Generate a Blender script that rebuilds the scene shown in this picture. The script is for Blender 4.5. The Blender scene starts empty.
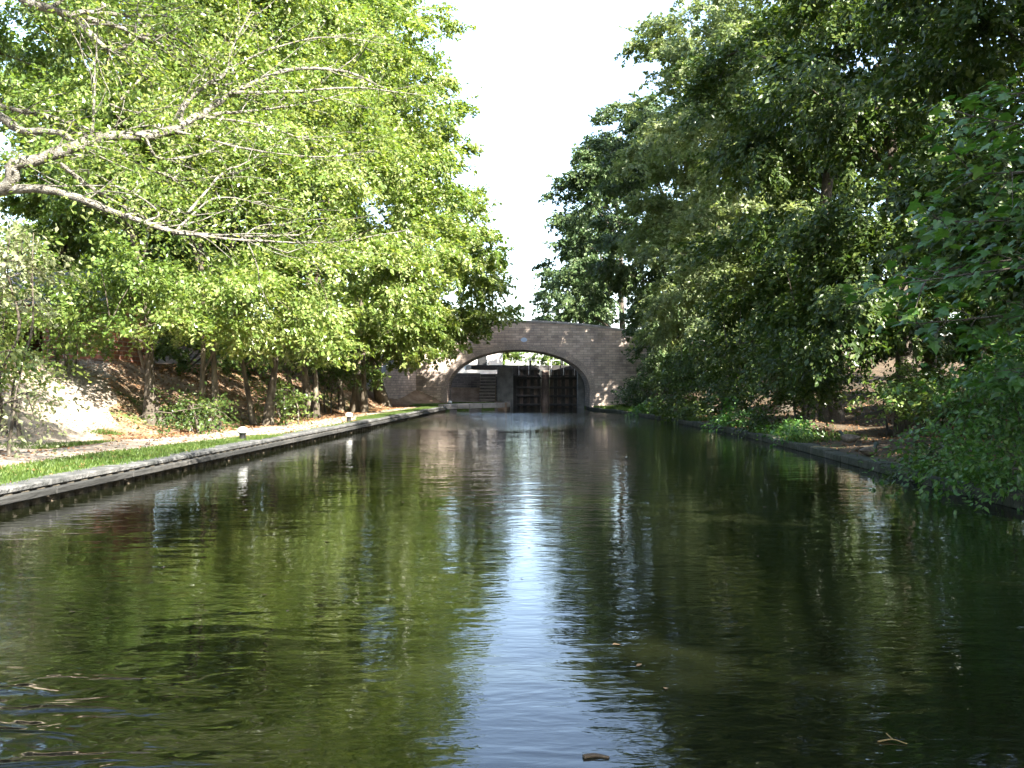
import bpy, bmesh, math, random
import numpy as np
from mathutils import Vector, noise

# ------------------------------------------------------------------ camera, sky, sun, exposure
S = bpy.context.scene
COL = S.collection
cam_d = bpy.data.cameras.new('camera')
cam_d.sensor_width = 36.0
cam_d.lens = 35.2
cam_d.clip_end = 3000
cam = bpy.data.objects.new('camera', cam_d)
COL.objects.link(cam)
cam.location = (0, 0, 1.6)
cam.rotation_euler = (math.radians(90.0), 0, 0)
S.camera = cam

SUN_EL, SUN_AZ = math.radians(40), math.radians(140)      # azimuth clockwise from +Y
to_sun = Vector((math.sin(SUN_AZ) * math.cos(SUN_EL), math.cos(SUN_AZ) * math.cos(SUN_EL), math.sin(SUN_EL)))
W = bpy.data.worlds.new('World')
S.world = W
W.use_nodes = True
wn = W.node_tree.nodes
wl = W.node_tree.links
bg = wn['Background']
sky = wn.new('ShaderNodeTexSky')
sky.sky_type = 'NISHITA'
sky.sun_disc = False
sky.sun_elevation = SUN_EL
sky.sun_rotation = SUN_AZ
sky.air_density = 1.0
sky.dust_density = 1.5
sky.ozone_density = 1.2
hs_ = wn.new('ShaderNodeHueSaturation')          # a hazy, milky summer sky
hs_.inputs['Saturation'].default_value = 0.9
wl.new(sky.outputs[0], hs_.inputs['Color'])
wl.new(hs_.outputs[0], bg.inputs[0])
bg.inputs[1].default_value = 0.095
sun_d = bpy.data.lights.new('sun', 'SUN')
sun_d.energy = 5.0
sun_d.angle = math.radians(0.53)
sun_d.color = (1.0, 0.95, 0.86)
sun = bpy.data.objects.new('sun', sun_d)
COL.objects.link(sun)
sun.rotation_euler = (-to_sun).to_track_quat('-Z', 'Y').to_euler()
S.view_settings.view_transform = 'Standard'
S.view_settings.look = 'None'
S.view_settings.gamma = 1.0
S.view_settings.use_curve_mapping = False
S.view_settings.exposure = 3.0
S.cycles.max_bounces = 4
S.cycles.diffuse_bounces = 2
S.cycles.glossy_bounces = 2
S.cycles.transmission_bounces = 3
S.cycles.use_denoising = True
S.cycles.use_adaptive_sampling = True
S.cycles.adaptive_threshold = 0.03
S.cycles.caustics_reflective = False
S.cycles.caustics_refractive = False
S.cycles.sample_clamp_indirect = 6.0

# ------------------------------------------------------------------ helpers
rng = np.random.default_rng(7)
random.seed(7)

def mesh_np(name, verts, faces, smooth=False):
    """faces: (n,k) int array, all with k corners."""
    verts = np.asarray(verts, dtype=np.float32).reshape(-1, 3)
    faces = np.asarray(faces, dtype=np.int32)
    me = bpy.data.meshes.new(name)
    n, k = faces.shape
    me.vertices.add(len(verts))
    me.vertices.foreach_set('co', verts.ravel())
    me.loops.add(n * k)
    me.loops.foreach_set('vertex_index', faces.ravel())
    me.polygons.add(n)
    me.polygons.foreach_set('loop_start', np.arange(0, n * k, k, dtype=np.int32))
    try:
        me.polygons.foreach_set('loop_total', np.full(n, k, dtype=np.int32))
    except Exception:
        pass
    me.polygons.foreach_set('use_smooth', np.full(n, bool(smooth)))
    me.update(calc_edges=True)
    return me

def link(name, me, mat=None, parent=None):
    o = bpy.data.objects.new(name, me)
    COL.objects.link(o)
    if mat is not None and me is not None and len(me.materials) == 0:
        me.materials.append(mat)
    if parent is not None:
        o.parent = parent
        o.matrix_parent_inverse = PINV[parent.name] if parent.name in PINV else o.matrix_parent_inverse
    return o

PINV = {}

def tag(o, label=None, cat=None, group=None, kind=None):
    if label: o['label'] = label
    if cat: o['category'] = cat
    if group: o['group'] = group
    if kind: o['kind'] = kind
    return o

def thing(name, loc, label, cat, group=None):
    """Empty at the base of the thing; children keep world coordinates given to them."""
    from mathutils import Matrix
    o = bpy.data.objects.new(name, None)
    COL.objects.link(o)
    o.location = loc
    o.empty_display_size = 0.3
    PINV[o.name] = Matrix.Translation(Vector(loc)).inverted()
    return tag(o, label, cat, group)

class MB:
    """collects quads"""
    def __init__(s):
        s.v = []; s.f = []; s.n = 0
    def add(s, v, f):
        v = np.asarray(v, float).reshape(-1, 3); f = np.asarray(f, int)
        s.v.append(v); s.f.append(f + s.n); s.n += len(v)
    def box(s, x0, x1, y0, y1, z0, z1):
        v = [(x0,y0,z0),(x1,y0,z0),(x1,y1,z0),(x0,y1,z0),(x0,y0,z1),(x1,y0,z1),(x1,y1,z1),(x0,y1,z1)]
        s.add(v, [(0,3,2,1),(4,5,6,7),(0,1,5,4),(1,2,6,5),(2,3,7,6),(3,0,4,7)])
    def obox(s, c, ux, uy, hx, hy, z0, z1):
        """oriented box: centre c (x,y), unit axes ux, uy in plan"""
        c = np.array(c, float); ux = np.array(ux, float); uy = np.array(uy, float)
        p = [c - ux*hx - uy*hy, c + ux*hx - uy*hy, c + ux*hx + uy*hy, c - ux*hx + uy*hy]
        v = [(q[0], q[1], z0) for q in p] + [(q[0], q[1], z1) for q in p]
        s.add(v, [(0,3,2,1),(4,5,6,7),(0,1,5,4),(1,2,6,5),(2,3,7,6),(3,0,4,7)])
    def tube(s, pts, rad, sides=6, cap=True):
        v, f = tube(pts, rad, sides)
        s.add(v, f)
        if cap:
            k = sides
            for base in (0, (len(pts)-1)*k):
                if k == 4: s.add(v[base:base+4], [(0,1,2,3)])
                else:
                    ring = v[base:base+k]; c = ring.mean(0)
                    vv = np.vstack([ring, c]);
                    s.add(vv, [(i, (i+1) % k, k, k) for i in range(k)])
    def mesh(s, name, smooth=False):
        return mesh_np(name, np.vstack(s.v), np.vstack(s.f), smooth)
    def build(s, name, mat, parent=None, smooth=False, bevel=0.0):
        o = link(name, s.mesh(name, smooth), mat, parent)
        if bevel:
            m = o.modifiers.new('bevel', 'BEVEL'); m.width = bevel; m.segments = 1
        return o

def tube(pts, rad, sides=6):
    pts = np.asarray(pts, float); n = len(pts)
    rad = np.broadcast_to(np.asarray(rad, float), (n,))
    t = np.gradient(pts, axis=0)
    t /= np.linalg.norm(t, axis=1)[:, None] + 1e-9
    up = np.array([0.13, 0.21, 0.97]) if abs(t[0][2]) < 0.8 else np.array([1.0, 0.1, 0.05])
    a = np.cross(t, up); a /= np.linalg.norm(a, axis=1)[:, None] + 1e-9
    b = np.cross(t, a)
    ang = np.arange(sides) * 2 * math.pi / sides
    v = pts[:, None, :] + rad[:, None, None] * (np.cos(ang)[None, :, None] * a[:, None, :] + np.sin(ang)[None, :, None] * b[:, None, :])
    v = v.reshape(-1, 3)
    i = np.arange(n - 1)[:, None] * sides; j = np.arange(sides)[None, :]; j2 = (j + 1) % sides
    f = np.stack([i + j, i + j2, i + sides + j2, i + sides + j], -1).reshape(-1, 4)
    return v, f

def spline(pts, n):
    """Catmull-Rom resample"""
    p = np.asarray(pts, float)
    if len(p) == 2:
        t = np.linspace(0, 1, n)[:, None]; return p[0] * (1 - t) + p[1] * t
    q = np.vstack([2*p[0]-p[1], p, 2*p[-1]-p[-2]])
    out = []
    for u in np.linspace(0, len(p) - 1 - 1e-6, n):
        i = int(u); t = u - i
        a, b, c, d = q[i], q[i+1], q[i+2], q[i+3]
        out.append(0.5*((2*b)+(-a+c)*t+(2*a-5*b+4*c-d)*t*t+(-a+3*b-3*c+d)*t**3))
    return np.array(out)

def sm(t):
    t = np.clip(t, 0, 1); return t*t*(3-2*t)

# ------------------------------------------------------------------ materials
def new_mat(name):
    m = bpy.data.materials.new(name); m.use_nodes = True
    nt = m.node_tree
    return m, nt, nt.nodes, nt.links, nt.nodes['Principled BSDF']

def nd(N, t, **kw):
    n = N.new(t)
    for k, v in kw.items():
        if k.startswith('i_'): n.inputs[k[2:]].default_value = v
        else: setattr(n, k, v)
    return n

def ramp(N, stops):
    r = N.new('ShaderNodeValToRGB')
    e = r.color_ramp.elements
    while len(e) < len(stops): e.new(0.5)
    for x, (p, c) in zip(e, stops):
        x.position = p; x.color = (c[0], c[1], c[2], 1)
    return r

def rough_mat(name, c1, c2, scale=3.0, rough=0.85, bump=0.3, c3=None, spec=0.3, stretch=(1,1,1), bscale=None):
    m, nt, N, L, P = new_mat(name)
    tc = nd(N, 'ShaderNodeTexCoord')
    mp = nd(N, 'ShaderNodeMapping'); mp.inputs['Scale'].default_value = stretch
    L.new(tc.outputs['Object'], mp.inputs[0])
    n1 = nd(N, 'ShaderNodeTexNoise', i_Scale=scale, i_Detail=8.0, i_Roughness=0.65)
    L.new(mp.outputs[0], n1.inputs['Vector'])
    st = [(0.3, c1), (0.7, c2)] if c3 is None else [(0.28, c1), (0.5, c2), (0.72, c3)]
    r = ramp(N, st)
    L.new(n1.outputs[0], r.inputs[0]); L.new(r.outputs[0], P.inputs['Base Color'])
    P.inputs['Roughness'].default_value = rough
    P.inputs['Specular IOR Level'].default_value = spec
    n2 = nd(N, 'ShaderNodeTexNoise', i_Scale=bscale or scale * 7, i_Detail=5.0)
    L.new(mp.outputs[0], n2.inputs['Vector'])
    b = nd(N, 'ShaderNodeBump', i_Strength=bump, i_Distance=0.05)
    L.new(n2.outputs[0], b.inputs['Height']); L.new(b.outputs[0], P.inputs['Normal'])
    return m

def leaf_mat(name, ca, cb, cc, trans=0.45, rough=0.4, spec=0.5, tcol=None, odd=None):
    """leaf colour differs leaf by leaf and clump by clump; thin-leaf translucency."""
    m, nt, N, L, P = new_mat(name)
    g = nd(N, 'ShaderNodeNewGeometry')
    tc = nd(N, 'ShaderNodeTexCoord')
    n1 = nd(N, 'ShaderNodeTexNoise', i_Scale=0.55, i_Detail=3.0)
    L.new(tc.outputs['Object'], n1.inputs['Vector'])
    mx = nd(N, 'ShaderNodeMath', operation='MULTIPLY_ADD'); mx.inputs[1].default_value = 0.5
    ad = nd(N, 'ShaderNodeMath', operation='MULTIPLY'); ad.inputs[1].default_value = 0.55
    L.new(n1.outputs[0], ad.inputs[0])
    L.new(g.outputs['Random Per Island'], mx.inputs[0]); L.new(ad.outputs[0], mx.inputs[2])
    st = [(0.12, ca), (0.5, cb), (0.86, cc)]
    if odd: st.append((0.985, odd))
    r = ramp(N, st)
    L.new(mx.outputs[0], r.inputs[0])
    P.inputs['Roughness'].default_value = rough
    P.inputs['Specular IOR Level'].default_value = spec
    L.new(r.outputs[0], P.inputs['Base Color'])
    tr = nd(N, 'ShaderNodeBsdfTranslucent')
    h = nd(N, 'ShaderNodeMixRGB', blend_type='MULTIPLY'); h.inputs[0].default_value = 1.0
    h.inputs[2].default_value = (*(tcol or (1.35, 1.5, 0.55)), 1)
    L.new(r.outputs[0], h.inputs[1]); L.new(h.outputs[0], tr.inputs[0])
    ms = nd(N, 'ShaderNodeMixShader'); ms.inputs[0].default_value = trans
    L.new(P.outputs[0], ms.inputs[1]); L.new(tr.outputs[0], ms.inputs[2])
    L.new(ms.outputs[0], N['Material Output'].inputs['Surface'])
    return m

M = {}
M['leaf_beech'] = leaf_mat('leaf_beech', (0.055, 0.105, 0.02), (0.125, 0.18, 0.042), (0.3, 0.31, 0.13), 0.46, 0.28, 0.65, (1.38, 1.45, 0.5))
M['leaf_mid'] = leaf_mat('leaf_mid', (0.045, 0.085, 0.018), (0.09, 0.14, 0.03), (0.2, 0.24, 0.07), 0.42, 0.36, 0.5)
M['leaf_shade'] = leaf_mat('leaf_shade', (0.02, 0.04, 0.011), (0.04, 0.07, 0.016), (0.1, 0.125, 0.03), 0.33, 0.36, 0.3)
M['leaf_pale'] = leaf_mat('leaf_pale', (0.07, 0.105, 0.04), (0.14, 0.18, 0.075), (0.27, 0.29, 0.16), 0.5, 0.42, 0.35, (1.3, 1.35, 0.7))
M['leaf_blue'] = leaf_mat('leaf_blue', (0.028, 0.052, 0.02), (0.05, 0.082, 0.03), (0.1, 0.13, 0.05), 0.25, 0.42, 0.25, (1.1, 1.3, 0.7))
M['leaf_syc'] = leaf_mat('leaf_syc', (0.03, 0.085, 0.02), (0.055, 0.13, 0.025), (0.11, 0.18, 0.035), 0.4, 0.35, 0.55, odd=(0.35, 0.26, 0.03))
M['leaf_cream'] = leaf_mat('leaf_cream', (0.09, 0.12, 0.045), (0.18, 0.2, 0.095), (0.31, 0.31, 0.2), 0.35, 0.5, 0.3, (1.1, 1.15, 0.7))
M['litter'] = leaf_mat('litter', (0.09, 0.045, 0.02), (0.2, 0.1, 0.045), (0.34, 0.2, 0.1), 0.1, 0.7, 0.25, (1.1, 0.9, 0.6))
M['grass'] = leaf_mat('grass', (0.03, 0.06, 0.01), (0.055, 0.095, 0.016), (0.11, 0.14, 0.035), 0.35, 0.5, 0.25)
M['bark'] = rough_mat('bark', (0.03, 0.025, 0.02), (0.08, 0.066, 0.05), 4, 0.9, 0.9, (0.14, 0.122, 0.095), 0.2, (1, 1, 0.3))
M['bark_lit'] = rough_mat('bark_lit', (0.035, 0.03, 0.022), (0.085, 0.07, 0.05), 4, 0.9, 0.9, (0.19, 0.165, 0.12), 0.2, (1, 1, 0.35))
M['bark_lichen'] = rough_mat('bark_lichen', (0.05, 0.043, 0.034), (0.15, 0.138, 0.115), 7, 0.85, 1.0, (0.3, 0.29, 0.255), 0.25)
M['twig'] = rough_mat('twig', (0.12, 0.09, 0.06), (0.22, 0.18, 0.13), 6, 0.85, 0.3)
M['capping'] = rough_mat('capping', (0.025, 0.027, 0.024), (0.07, 0.07, 0.068), 2.6, 0.75, 0.8, (0.16, 0.155, 0.145), 0.3)
M['concrete'] = rough_mat('concrete', (0.1, 0.105, 0.11), (0.19, 0.195, 0.2), 2.2, 0.85, 0.4, (0.27, 0.27, 0.265))
M['dark_stone'] = rough_mat('dark_stone', (0.014, 0.018, 0.009), (0.03, 0.033, 0.02), 2.0, 0.9, 0.6, (0.075, 0.07, 0.055))  # kerb stone, dark all over with a faint green cast
M['coping'] = rough_mat('coping', (0.2, 0.185, 0.17), (0.32, 0.295, 0.275), 2.0, 0.85, 0.4)
M['timber'] = rough_mat('timber', (0.012, 0.012, 0.011), (0.028, 0.028, 0.026), 3.0, 0.8, 0.5, (0.07, 0.066, 0.06), 0.3, (1, 0.15, 1))
M['steel'] = rough_mat('steel', (0.02, 0.018, 0.014), (0.05, 0.042, 0.03), 5.0, 0.8, 0.5, (0.16, 0.13, 0.09))
M['black_timber'] = rough_mat('black_timber', (0.025, 0.024, 0.024), (0.065, 0.06, 0.056), 4.0, 0.6, 0.3)
M['wet_timber'] = rough_mat('wet_timber', (0.03, 0.024, 0.02), (0.09, 0.068, 0.055), 2.5, 0.6, 0.4, (0.26, 0.19, 0.16), 0.4, (1, 1, 0.4))
M['white_paint'] = rough_mat('white_paint', (0.62, 0.62, 0.6), (0.8, 0.8, 0.78), 6.0, 0.55, 0.1)
M['black_paint'] = rough_mat('black_paint', (0.012, 0.012, 0.012), (0.03, 0.03, 0.03), 6.0, 0.45, 0.15)
M['plate'] = rough_mat('plate', (0.3, 0.4, 0.55), (0.42, 0.5, 0.62), 6.0, 0.5, 0.05)
M['slate'] = rough_mat('slate', (0.05, 0.05, 0.055), (0.1, 0.1, 0.11), 5.0, 0.7, 0.3)
M['render_wall'] = rough_mat('render_wall', (0.45, 0.41, 0.36), (0.62, 0.57, 0.52), 1.2, 0.9, 0.2)
M['path'] = rough_mat('path', (0.15, 0.12, 0.09), (0.25, 0.21, 0.165), 1.4, 0.95, 0.8, (0.34, 0.29, 0.24), 0.15, bscale=28)
M['duck'] = rough_mat('duck', (0.03, 0.022, 0.016), (0.11, 0.085, 0.06), 14.0, 0.8, 0.3, (0.2, 0.17, 0.13))
M['duck_head'] = rough_mat('duck_head', (0.02, 0.035, 0.025), (0.045, 0.055, 0.04), 14.0, 0.5, 0.1)
M['bill'] = rough_mat('bill', (0.25, 0.2, 0.05), (0.33, 0.26, 0.07), 10.0, 0.5, 0.1)
M['dead_leaf'] = rough_mat('dead_leaf', (0.05, 0.035, 0.02), (0.12, 0.08, 0.04), 10.0, 0.6, 0.2)
M['twig_yellow'] = rough_mat('twig_yellow', (0.14, 0.09, 0.03), (0.22, 0.15, 0.05), 10.0, 0.6, 0.2)

def brick_mat(name, ca, cb, mortar, bw=0.45, bh=0.15, stain=(0.5, 0.5, 0.5)):
    m, nt, N, L, P = new_mat(name)
    tc = nd(N, 'ShaderNodeTexCoord')
    sp = nd(N, 'ShaderNodeSeparateXYZ'); L.new(tc.outputs['Object'], sp.inputs[0])
    cx = nd(N, 'ShaderNodeCombineXYZ')
    sa = nd(N, 'ShaderNodeMath', operation='ADD')
    L.new(sp.outputs[0], sa.inputs[0]); L.new(sp.outputs[1], sa.inputs[1])
    L.new(sa.outputs[0], cx.inputs[0]); L.new(sp.outputs[2], cx.inputs[1])
    b = nd(N, 'ShaderNodeTexBrick')
    b.inputs['Scale'].default_value = 1.0
    b.inputs['Brick Width'].default_value = bw
    b.inputs['Row Height'].default_value = bh
    b.inputs['Mortar Size'].default_value = 0.014
    b.inputs['Color1'].default_value = (*ca, 1); b.inputs['Color2'].default_value = (*cb, 1); b.inputs['Mortar'].default_value = (*mortar, 1)
    L.new(cx.outputs[0], b.inputs['Vector'])
    n = nd(N, 'ShaderNodeTexNoise', i_Scale=0.9, i_Detail=9.0, i_Roughness=0.7)
    L.new(tc.outputs['Object'], n.inputs['Vector'])
    r = ramp(N, [(0.3, stain), (0.68, (1.15, 1.1, 1.05))])
    L.new(n.outputs[0], r.inputs[0])
    mul = nd(N, 'ShaderNodeMixRGB', blend_type='MULTIPLY'); mul.inputs[0].default_value = 1
    L.new(b.outputs[0], mul.inputs[1]); L.new(r.outputs[0], mul.inputs[2])
    L.new(mul.outputs[0], P.inputs['Base Color'])
    P.inputs['Roughness'].default_value = 0.9
    P.inputs['Specular IOR Level'].default_value = 0.2
    bp = nd(N, 'ShaderNodeBump', i_Strength=0.6, i_Distance=0.02)
    L.new(b.outputs['Fac'], bp.inputs['Height']); bp.invert = True
    L.new(bp.outputs[0], P.inputs['Normal'])
    return m
M['brick_buff'] = brick_mat('brick_buff', (0.52, 0.43, 0.36), (0.33, 0.27, 0.23), (0.25, 0.23, 0.2), stain=(0.5, 0.5, 0.52))
M['brick_ring'] = brick_mat('brick_ring', (0.4, 0.33, 0.28), (0.28, 0.23, 0.2), (0.24, 0.22, 0.2), 0.11, 0.11, stain=(0.6, 0.6, 0.6))
M['brick_red'] = brick_mat('brick_red', (0.3, 0.12, 0.075), (0.2, 0.085, 0.055), (0.28, 0.24, 0.2))
M['brick_grey'] = brick_mat('brick_grey', (0.16, 0.15, 0.15), (0.11, 0.105, 0.11), (0.2, 0.19, 0.18))

# ground: bare leaf-littered soil with grass where the 'grass' attribute is set
def ground_mat():
    m, nt, N, L, P = new_mat('soil')
    tc = nd(N, 'ShaderNodeTexCoord')
    n1 = nd(N, 'ShaderNodeTexNoise', i_Scale=1.1, i_Detail=9.0, i_Roughness=0.7)
    L.new(tc.outputs['Object'], n1.inputs['Vector'])
    r = ramp(N, [(0.3, (0.08, 0.055, 0.035)), (0.5, (0.16, 0.11, 0.07)), (0.7, (0.27, 0.2, 0.14))])
    L.new(n1.outputs[0], r.inputs[0])
    at = nd(N, 'ShaderNodeAttribute', attribute_name='grassy')
    n3 = nd(N, 'ShaderNodeTexNoise', i_Scale=2.5, i_Detail=6.0, i_Roughness=0.7)
    L.new(tc.outputs['Object'], n3.inputs['Vector'])
    md = nd(N, 'ShaderNodeMath', operation='MULTIPLY_ADD'); md.inputs[1].default_value = 1.6; md.inputs[2].default_value = -0.8
    L.new(n3.outputs[0], md.inputs[0])
    ad = nd(N, 'ShaderNodeMath', operation='ADD', use_clamp=True)
    L.new(md.outputs[0], ad.inputs[0]); L.new(at.outputs['Fac'], ad.inputs[1])
    mr = nd(N, 'ShaderNodeMapRange'); mr.inputs[1].default_value = 0.35; mr.inputs[2].default_value = 0.6
    L.new(ad.outputs[0], mr.inputs[0])
    rg = ramp(N, [(0.3, (0.03, 0.055, 0.012)), (0.7, (0.065, 0.1, 0.022))])
    L.new(n3.outputs[0], rg.inputs[0])
    mx = nd(N, 'ShaderNodeMixRGB'); L.new(mr.outputs[0], mx.inputs[0])
    ad2 = nd(N, 'ShaderNodeAttribute', attribute_name='soil_shade')
    dk = ramp(N, [(0.3, (0.022, 0.017, 0.011)), (0.5, (0.045, 0.034, 0.022)), (0.7, (0.085, 0.062, 0.04))])  # darker soil ramp: shade of the right bank put into its colour
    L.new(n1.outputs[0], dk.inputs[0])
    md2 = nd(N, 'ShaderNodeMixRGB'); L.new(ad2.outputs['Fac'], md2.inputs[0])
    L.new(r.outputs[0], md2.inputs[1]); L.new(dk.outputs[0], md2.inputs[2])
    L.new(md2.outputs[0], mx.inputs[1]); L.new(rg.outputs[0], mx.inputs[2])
    L.new(mx.outputs[0], P.inputs['Base Color'])
    P.inputs['Roughness'].default_value = 0.95; P.inputs['Specular IOR Level'].default_value = 0.15
    n2 = nd(N, 'ShaderNodeTexNoise', i_Scale=14.0, i_Detail=6.0)
    L.new(tc.outputs['Object'], n2.inputs['Vector'])
    b = nd(N, 'ShaderNodeBump', i_Strength=0.8, i_Distance=0.06)
    L.new(n2.outputs[0], b.inputs['Height']); L.new(b.outputs[0], P.inputs['Normal'])
    return m
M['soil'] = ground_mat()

def water_mat():
    m, nt, N, L, P = new_mat('water')
    P.inputs['Base Color'].default_value = (0.005, 0.006, 0.0025, 1)
    P.inputs['Roughness'].default_value = 0.03
    P.inputs['IOR'].default_value = 1.333
    tc = nd(N, 'ShaderNodeTexCoord')
    hs = None
    def layer(scale, sx, sy, rot, amp, detail=2.0, dist=0.0):
        nonlocal hs
        mp = nd(N, 'ShaderNodeMapping'); mp.inputs['Scale'].default_value = (sx, sy, 1); mp.inputs['Rotation'].default_value = (0, 0, rot)
        L.new(tc.outputs['Object'], mp.inputs[0])
        n = nd(N, 'ShaderNodeTexNoise', i_Scale=scale, i_Detail=detail, i_Roughness=0.5, i_Distortion=dist)
        L.new(mp.outputs[0], n.inputs['Vector'])
        mu = nd(N, 'ShaderNodeMath', operation='MULTIPLY'); mu.inputs[1].default_value = amp
        L.new(n.outputs[0], mu.inputs[0])
        if hs is None: hs = mu.outputs[0]
        else:
            a = nd(N, 'ShaderNodeMath', operation='ADD'); L.new(hs, a.inputs[0]); L.new(mu.outputs[0], a.inputs[1]); hs = a.outputs[0]
        return mu
    layer(0.55, 0.8, 1.0, 0.3, 0.015, 2.0)
    layer(2.4, 0.6, 1.3, -0.25, 0.0075, 3.0, 0.3)
    # fine cat's-paw ripples come and go in patches
    fine = layer(8.5, 0.5, 1.2, 0.12, 0.0035, 3.0, 0.4)
    pn = nd(N, 'ShaderNodeTexNoise', i_Scale=0.16, i_Detail=2.0)
    L.new(tc.outputs['Object'], pn.inputs['Vector'])
    mr = nd(N, 'ShaderNodeMapRange'); mr.inputs[1].default_value = 0.38; mr.inputs[2].default_value = 0.66
    mr.inputs[3].default_value = 0.0004; mr.inputs[4].default_value = 0.0048
    L.new(pn.outputs[0], mr.inputs[0]); L.new(mr.outputs[0], fine.inputs[1])
    # livelier water where the leaking gates and a passing ripple stir it
    for (cx, cy, rad, sc_, amp) in ((-1.6, 46, 13, 5.0, 0.08), (-2.7, 4.4, 1.8, 3.6, 0.06), (2, 25, 30, 3.6, 0.004)):
        ve = nd(N, 'ShaderNodeVectorMath', operation='DISTANCE'); ve.inputs[1].default_value = (cx, cy, 0)
        L.new(tc.outputs['Object'], ve.inputs[0])
        m2 = nd(N, 'ShaderNodeMapRange'); m2.interpolation_type = 'SMOOTHSTEP'
        m2.inputs[1].default_value = rad; m2.inputs[2].default_value = rad*0.25; m2.inputs[3].default_value = 0.0; m2.inputs[4].default_value = amp
        L.new(ve.outputs['Value'], m2.inputs[0])
        lay = layer(sc_, 0.6, 1.2, 0.4, 0.0, 2.0, 0.5)
        L.new(m2.outputs[0], lay.inputs[1])
    b = nd(N, 'ShaderNodeBump', i_Strength=1.0, i_Distance=1.0)
    L.new(hs, b.inputs['Height']); L.new(b.outputs[0], P.inputs['Normal'])
    return m
M['water'] = water_mat()

# ------------------------------------------------------------------ terrain
LE = np.array([(-60,-9.0),(-20,-8.1),(12.6,-6.45),(22,-5.95),(40,-5.0),(54,-4.28),(58,-3.95),(59.5,-3.5),(61,-2.4),(62.5,-1.0),(64,-0.35),(66,-0.15),(70,-0.15),(400,-0.15)])
RE = np.array([(-60,5.8),(-20,6.2),(10,6.5),(15,6.55),(24,6.95),(31,7.15),(39,6.9),(48,6.4),(55,5.9),(59,5.25),(61,4.95),(64,4.85),(400,4.85)])
def ledge(y): return np.interp(y, LE[:,0], LE[:,1])
def redge(y): return np.interp(y, RE[:,0], RE[:,1])
LB, RB, LOCK = 0.26, 0.13, 2.25     # bank levels, lock-side level
def wob(x, y):
    return 0.05*np.sin(1.1*x+0.7*y)+0.04*np.sin(0.53*x-1.3*y+1)+0.03*np.sin(2.3*x+1.9*y)
def s0(y): return 3.7 - 1.2*sm((y-20)/15)
def gl(s, y):
    x = ledge(y) - s
    a = np.clip(s - s0(y), 0, None)
    h = LB + 2.0*sm(a/5.2) + 0.035*np.clip(a-4, 0, 60) + wob(x, y)*sm(a/1.5)
    near = sm((18-y)/8)
    h = h - near*0.7*sm(a/5.2)
    emb = sm((y-47)/14)*sm((x+6.8)/-4.0)*2.4          # embankment climbing to the bridge
    h = h + emb
    up = sm((y-67.5)/3.0)                              # lock side, beyond the bridge
    under = LB + 0.15*sm((y-60)/3)
    w = sm((y-61)/2.0)
    hu = np.where(x > -4.6, under, h)
    h = h*(1-w) + hu*w
    return h*(1-up) + up*np.maximum(LOCK, LOCK + 0.02*s)
def gr(s, y):
    x = redge(y) + s
    h = RB + 0.1*sm(s/2) + 1.5*sm((s-3.0)/9.0) + 0.02*np.clip(s-10,0,60) + wob(x, y)*sm((s-0.6)/2)*1.3
    h = h + sm((y-50)/11)*sm((s-2.0)/4)*2.6
    up = sm((y-67.0)/3.0)
    return h*(1-up) + up*np.maximum(LOCK, LOCK + 0.02*s)
def gz(x, y):
    if x < 0: return float(gl(max(ledge(y)-x, 0.0), y))
    return float(gr(max(x-redge(y), 0.0), y))

ys = np.concatenate([np.arange(-60, 4, 4.0), np.arange(4, 72, 0.4), np.arange(72, 120, 3.0), [125, 140, 170, 220, 300, 400, 600, 900]])
so = np.concatenate([np.arange(0, 14, 0.25), np.arange(14, 40, 1.5), [42, 50, 65, 90, 140, 250, 450, 800]])
def build_ground():
    V = []; G = []
    nl = len(so)
    for y in ys:
        e, r = ledge(y), redge(y)
        yy = np.full(nl, y)
        zl = gl(so, yy); zr = gr(so, yy)
        xl = e - so; xr = r + so
        V.append(np.stack([xl[::-1], yy, zl[::-1]], 1))
        V.append(np.array([(e + 0.02, y, -1.6), (0.5*(e+r), y, -1.9), (r - 0.02, y, -1.6)]))
        V.append(np.stack([xr, yy, zr], 1))
        gll = np.where(so < s0(y)*0.52 + 0.1*np.sin(y*1.7), 0.9, np.where(so < s0(y), 0.1, 0.16 + 0.3*(np.sin(so*0.9+y*0.35) > 0.55)))
        if y > 59: gll = np.where(so < (3.3 if y > 60.5 else 1.8), 0.9 if y < 62.8 else 0.1, 0.2)
        if y > 70: gll = np.where(so < 3.0, 0.2, 0.9)
        if 25.5 < y < 38: gll = np.where(so < s0(y), 0.0, gll)
        grr = np.where(so < 1.0, 0.35, 0.22) if y < 66 else np.full(nl, 0.8)
        G.append(np.concatenate([gll[::-1], [0,0,0], grr]))
    nc = 2*nl + 3
    V = np.vstack(V)
    i = np.arange(len(ys)-1)[:, None]*nc; j = np.arange(nc-1)[None, :]
    F = np.stack([i+j, i+j+1, i+nc+j+1, i+nc+j], -1).reshape(-1, 4)
    me = mesh_np('ground', V, F, smooth=True)
    at = me.attributes.new('grassy', 'FLOAT', 'POINT')
    at.data.foreach_set('value', np.concatenate(G).astype(np.float32))
    at = me.attributes.new('soil_shade', 'FLOAT', 'POINT')
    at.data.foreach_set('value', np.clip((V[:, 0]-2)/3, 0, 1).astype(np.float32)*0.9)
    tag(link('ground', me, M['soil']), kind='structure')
build_ground()

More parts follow.
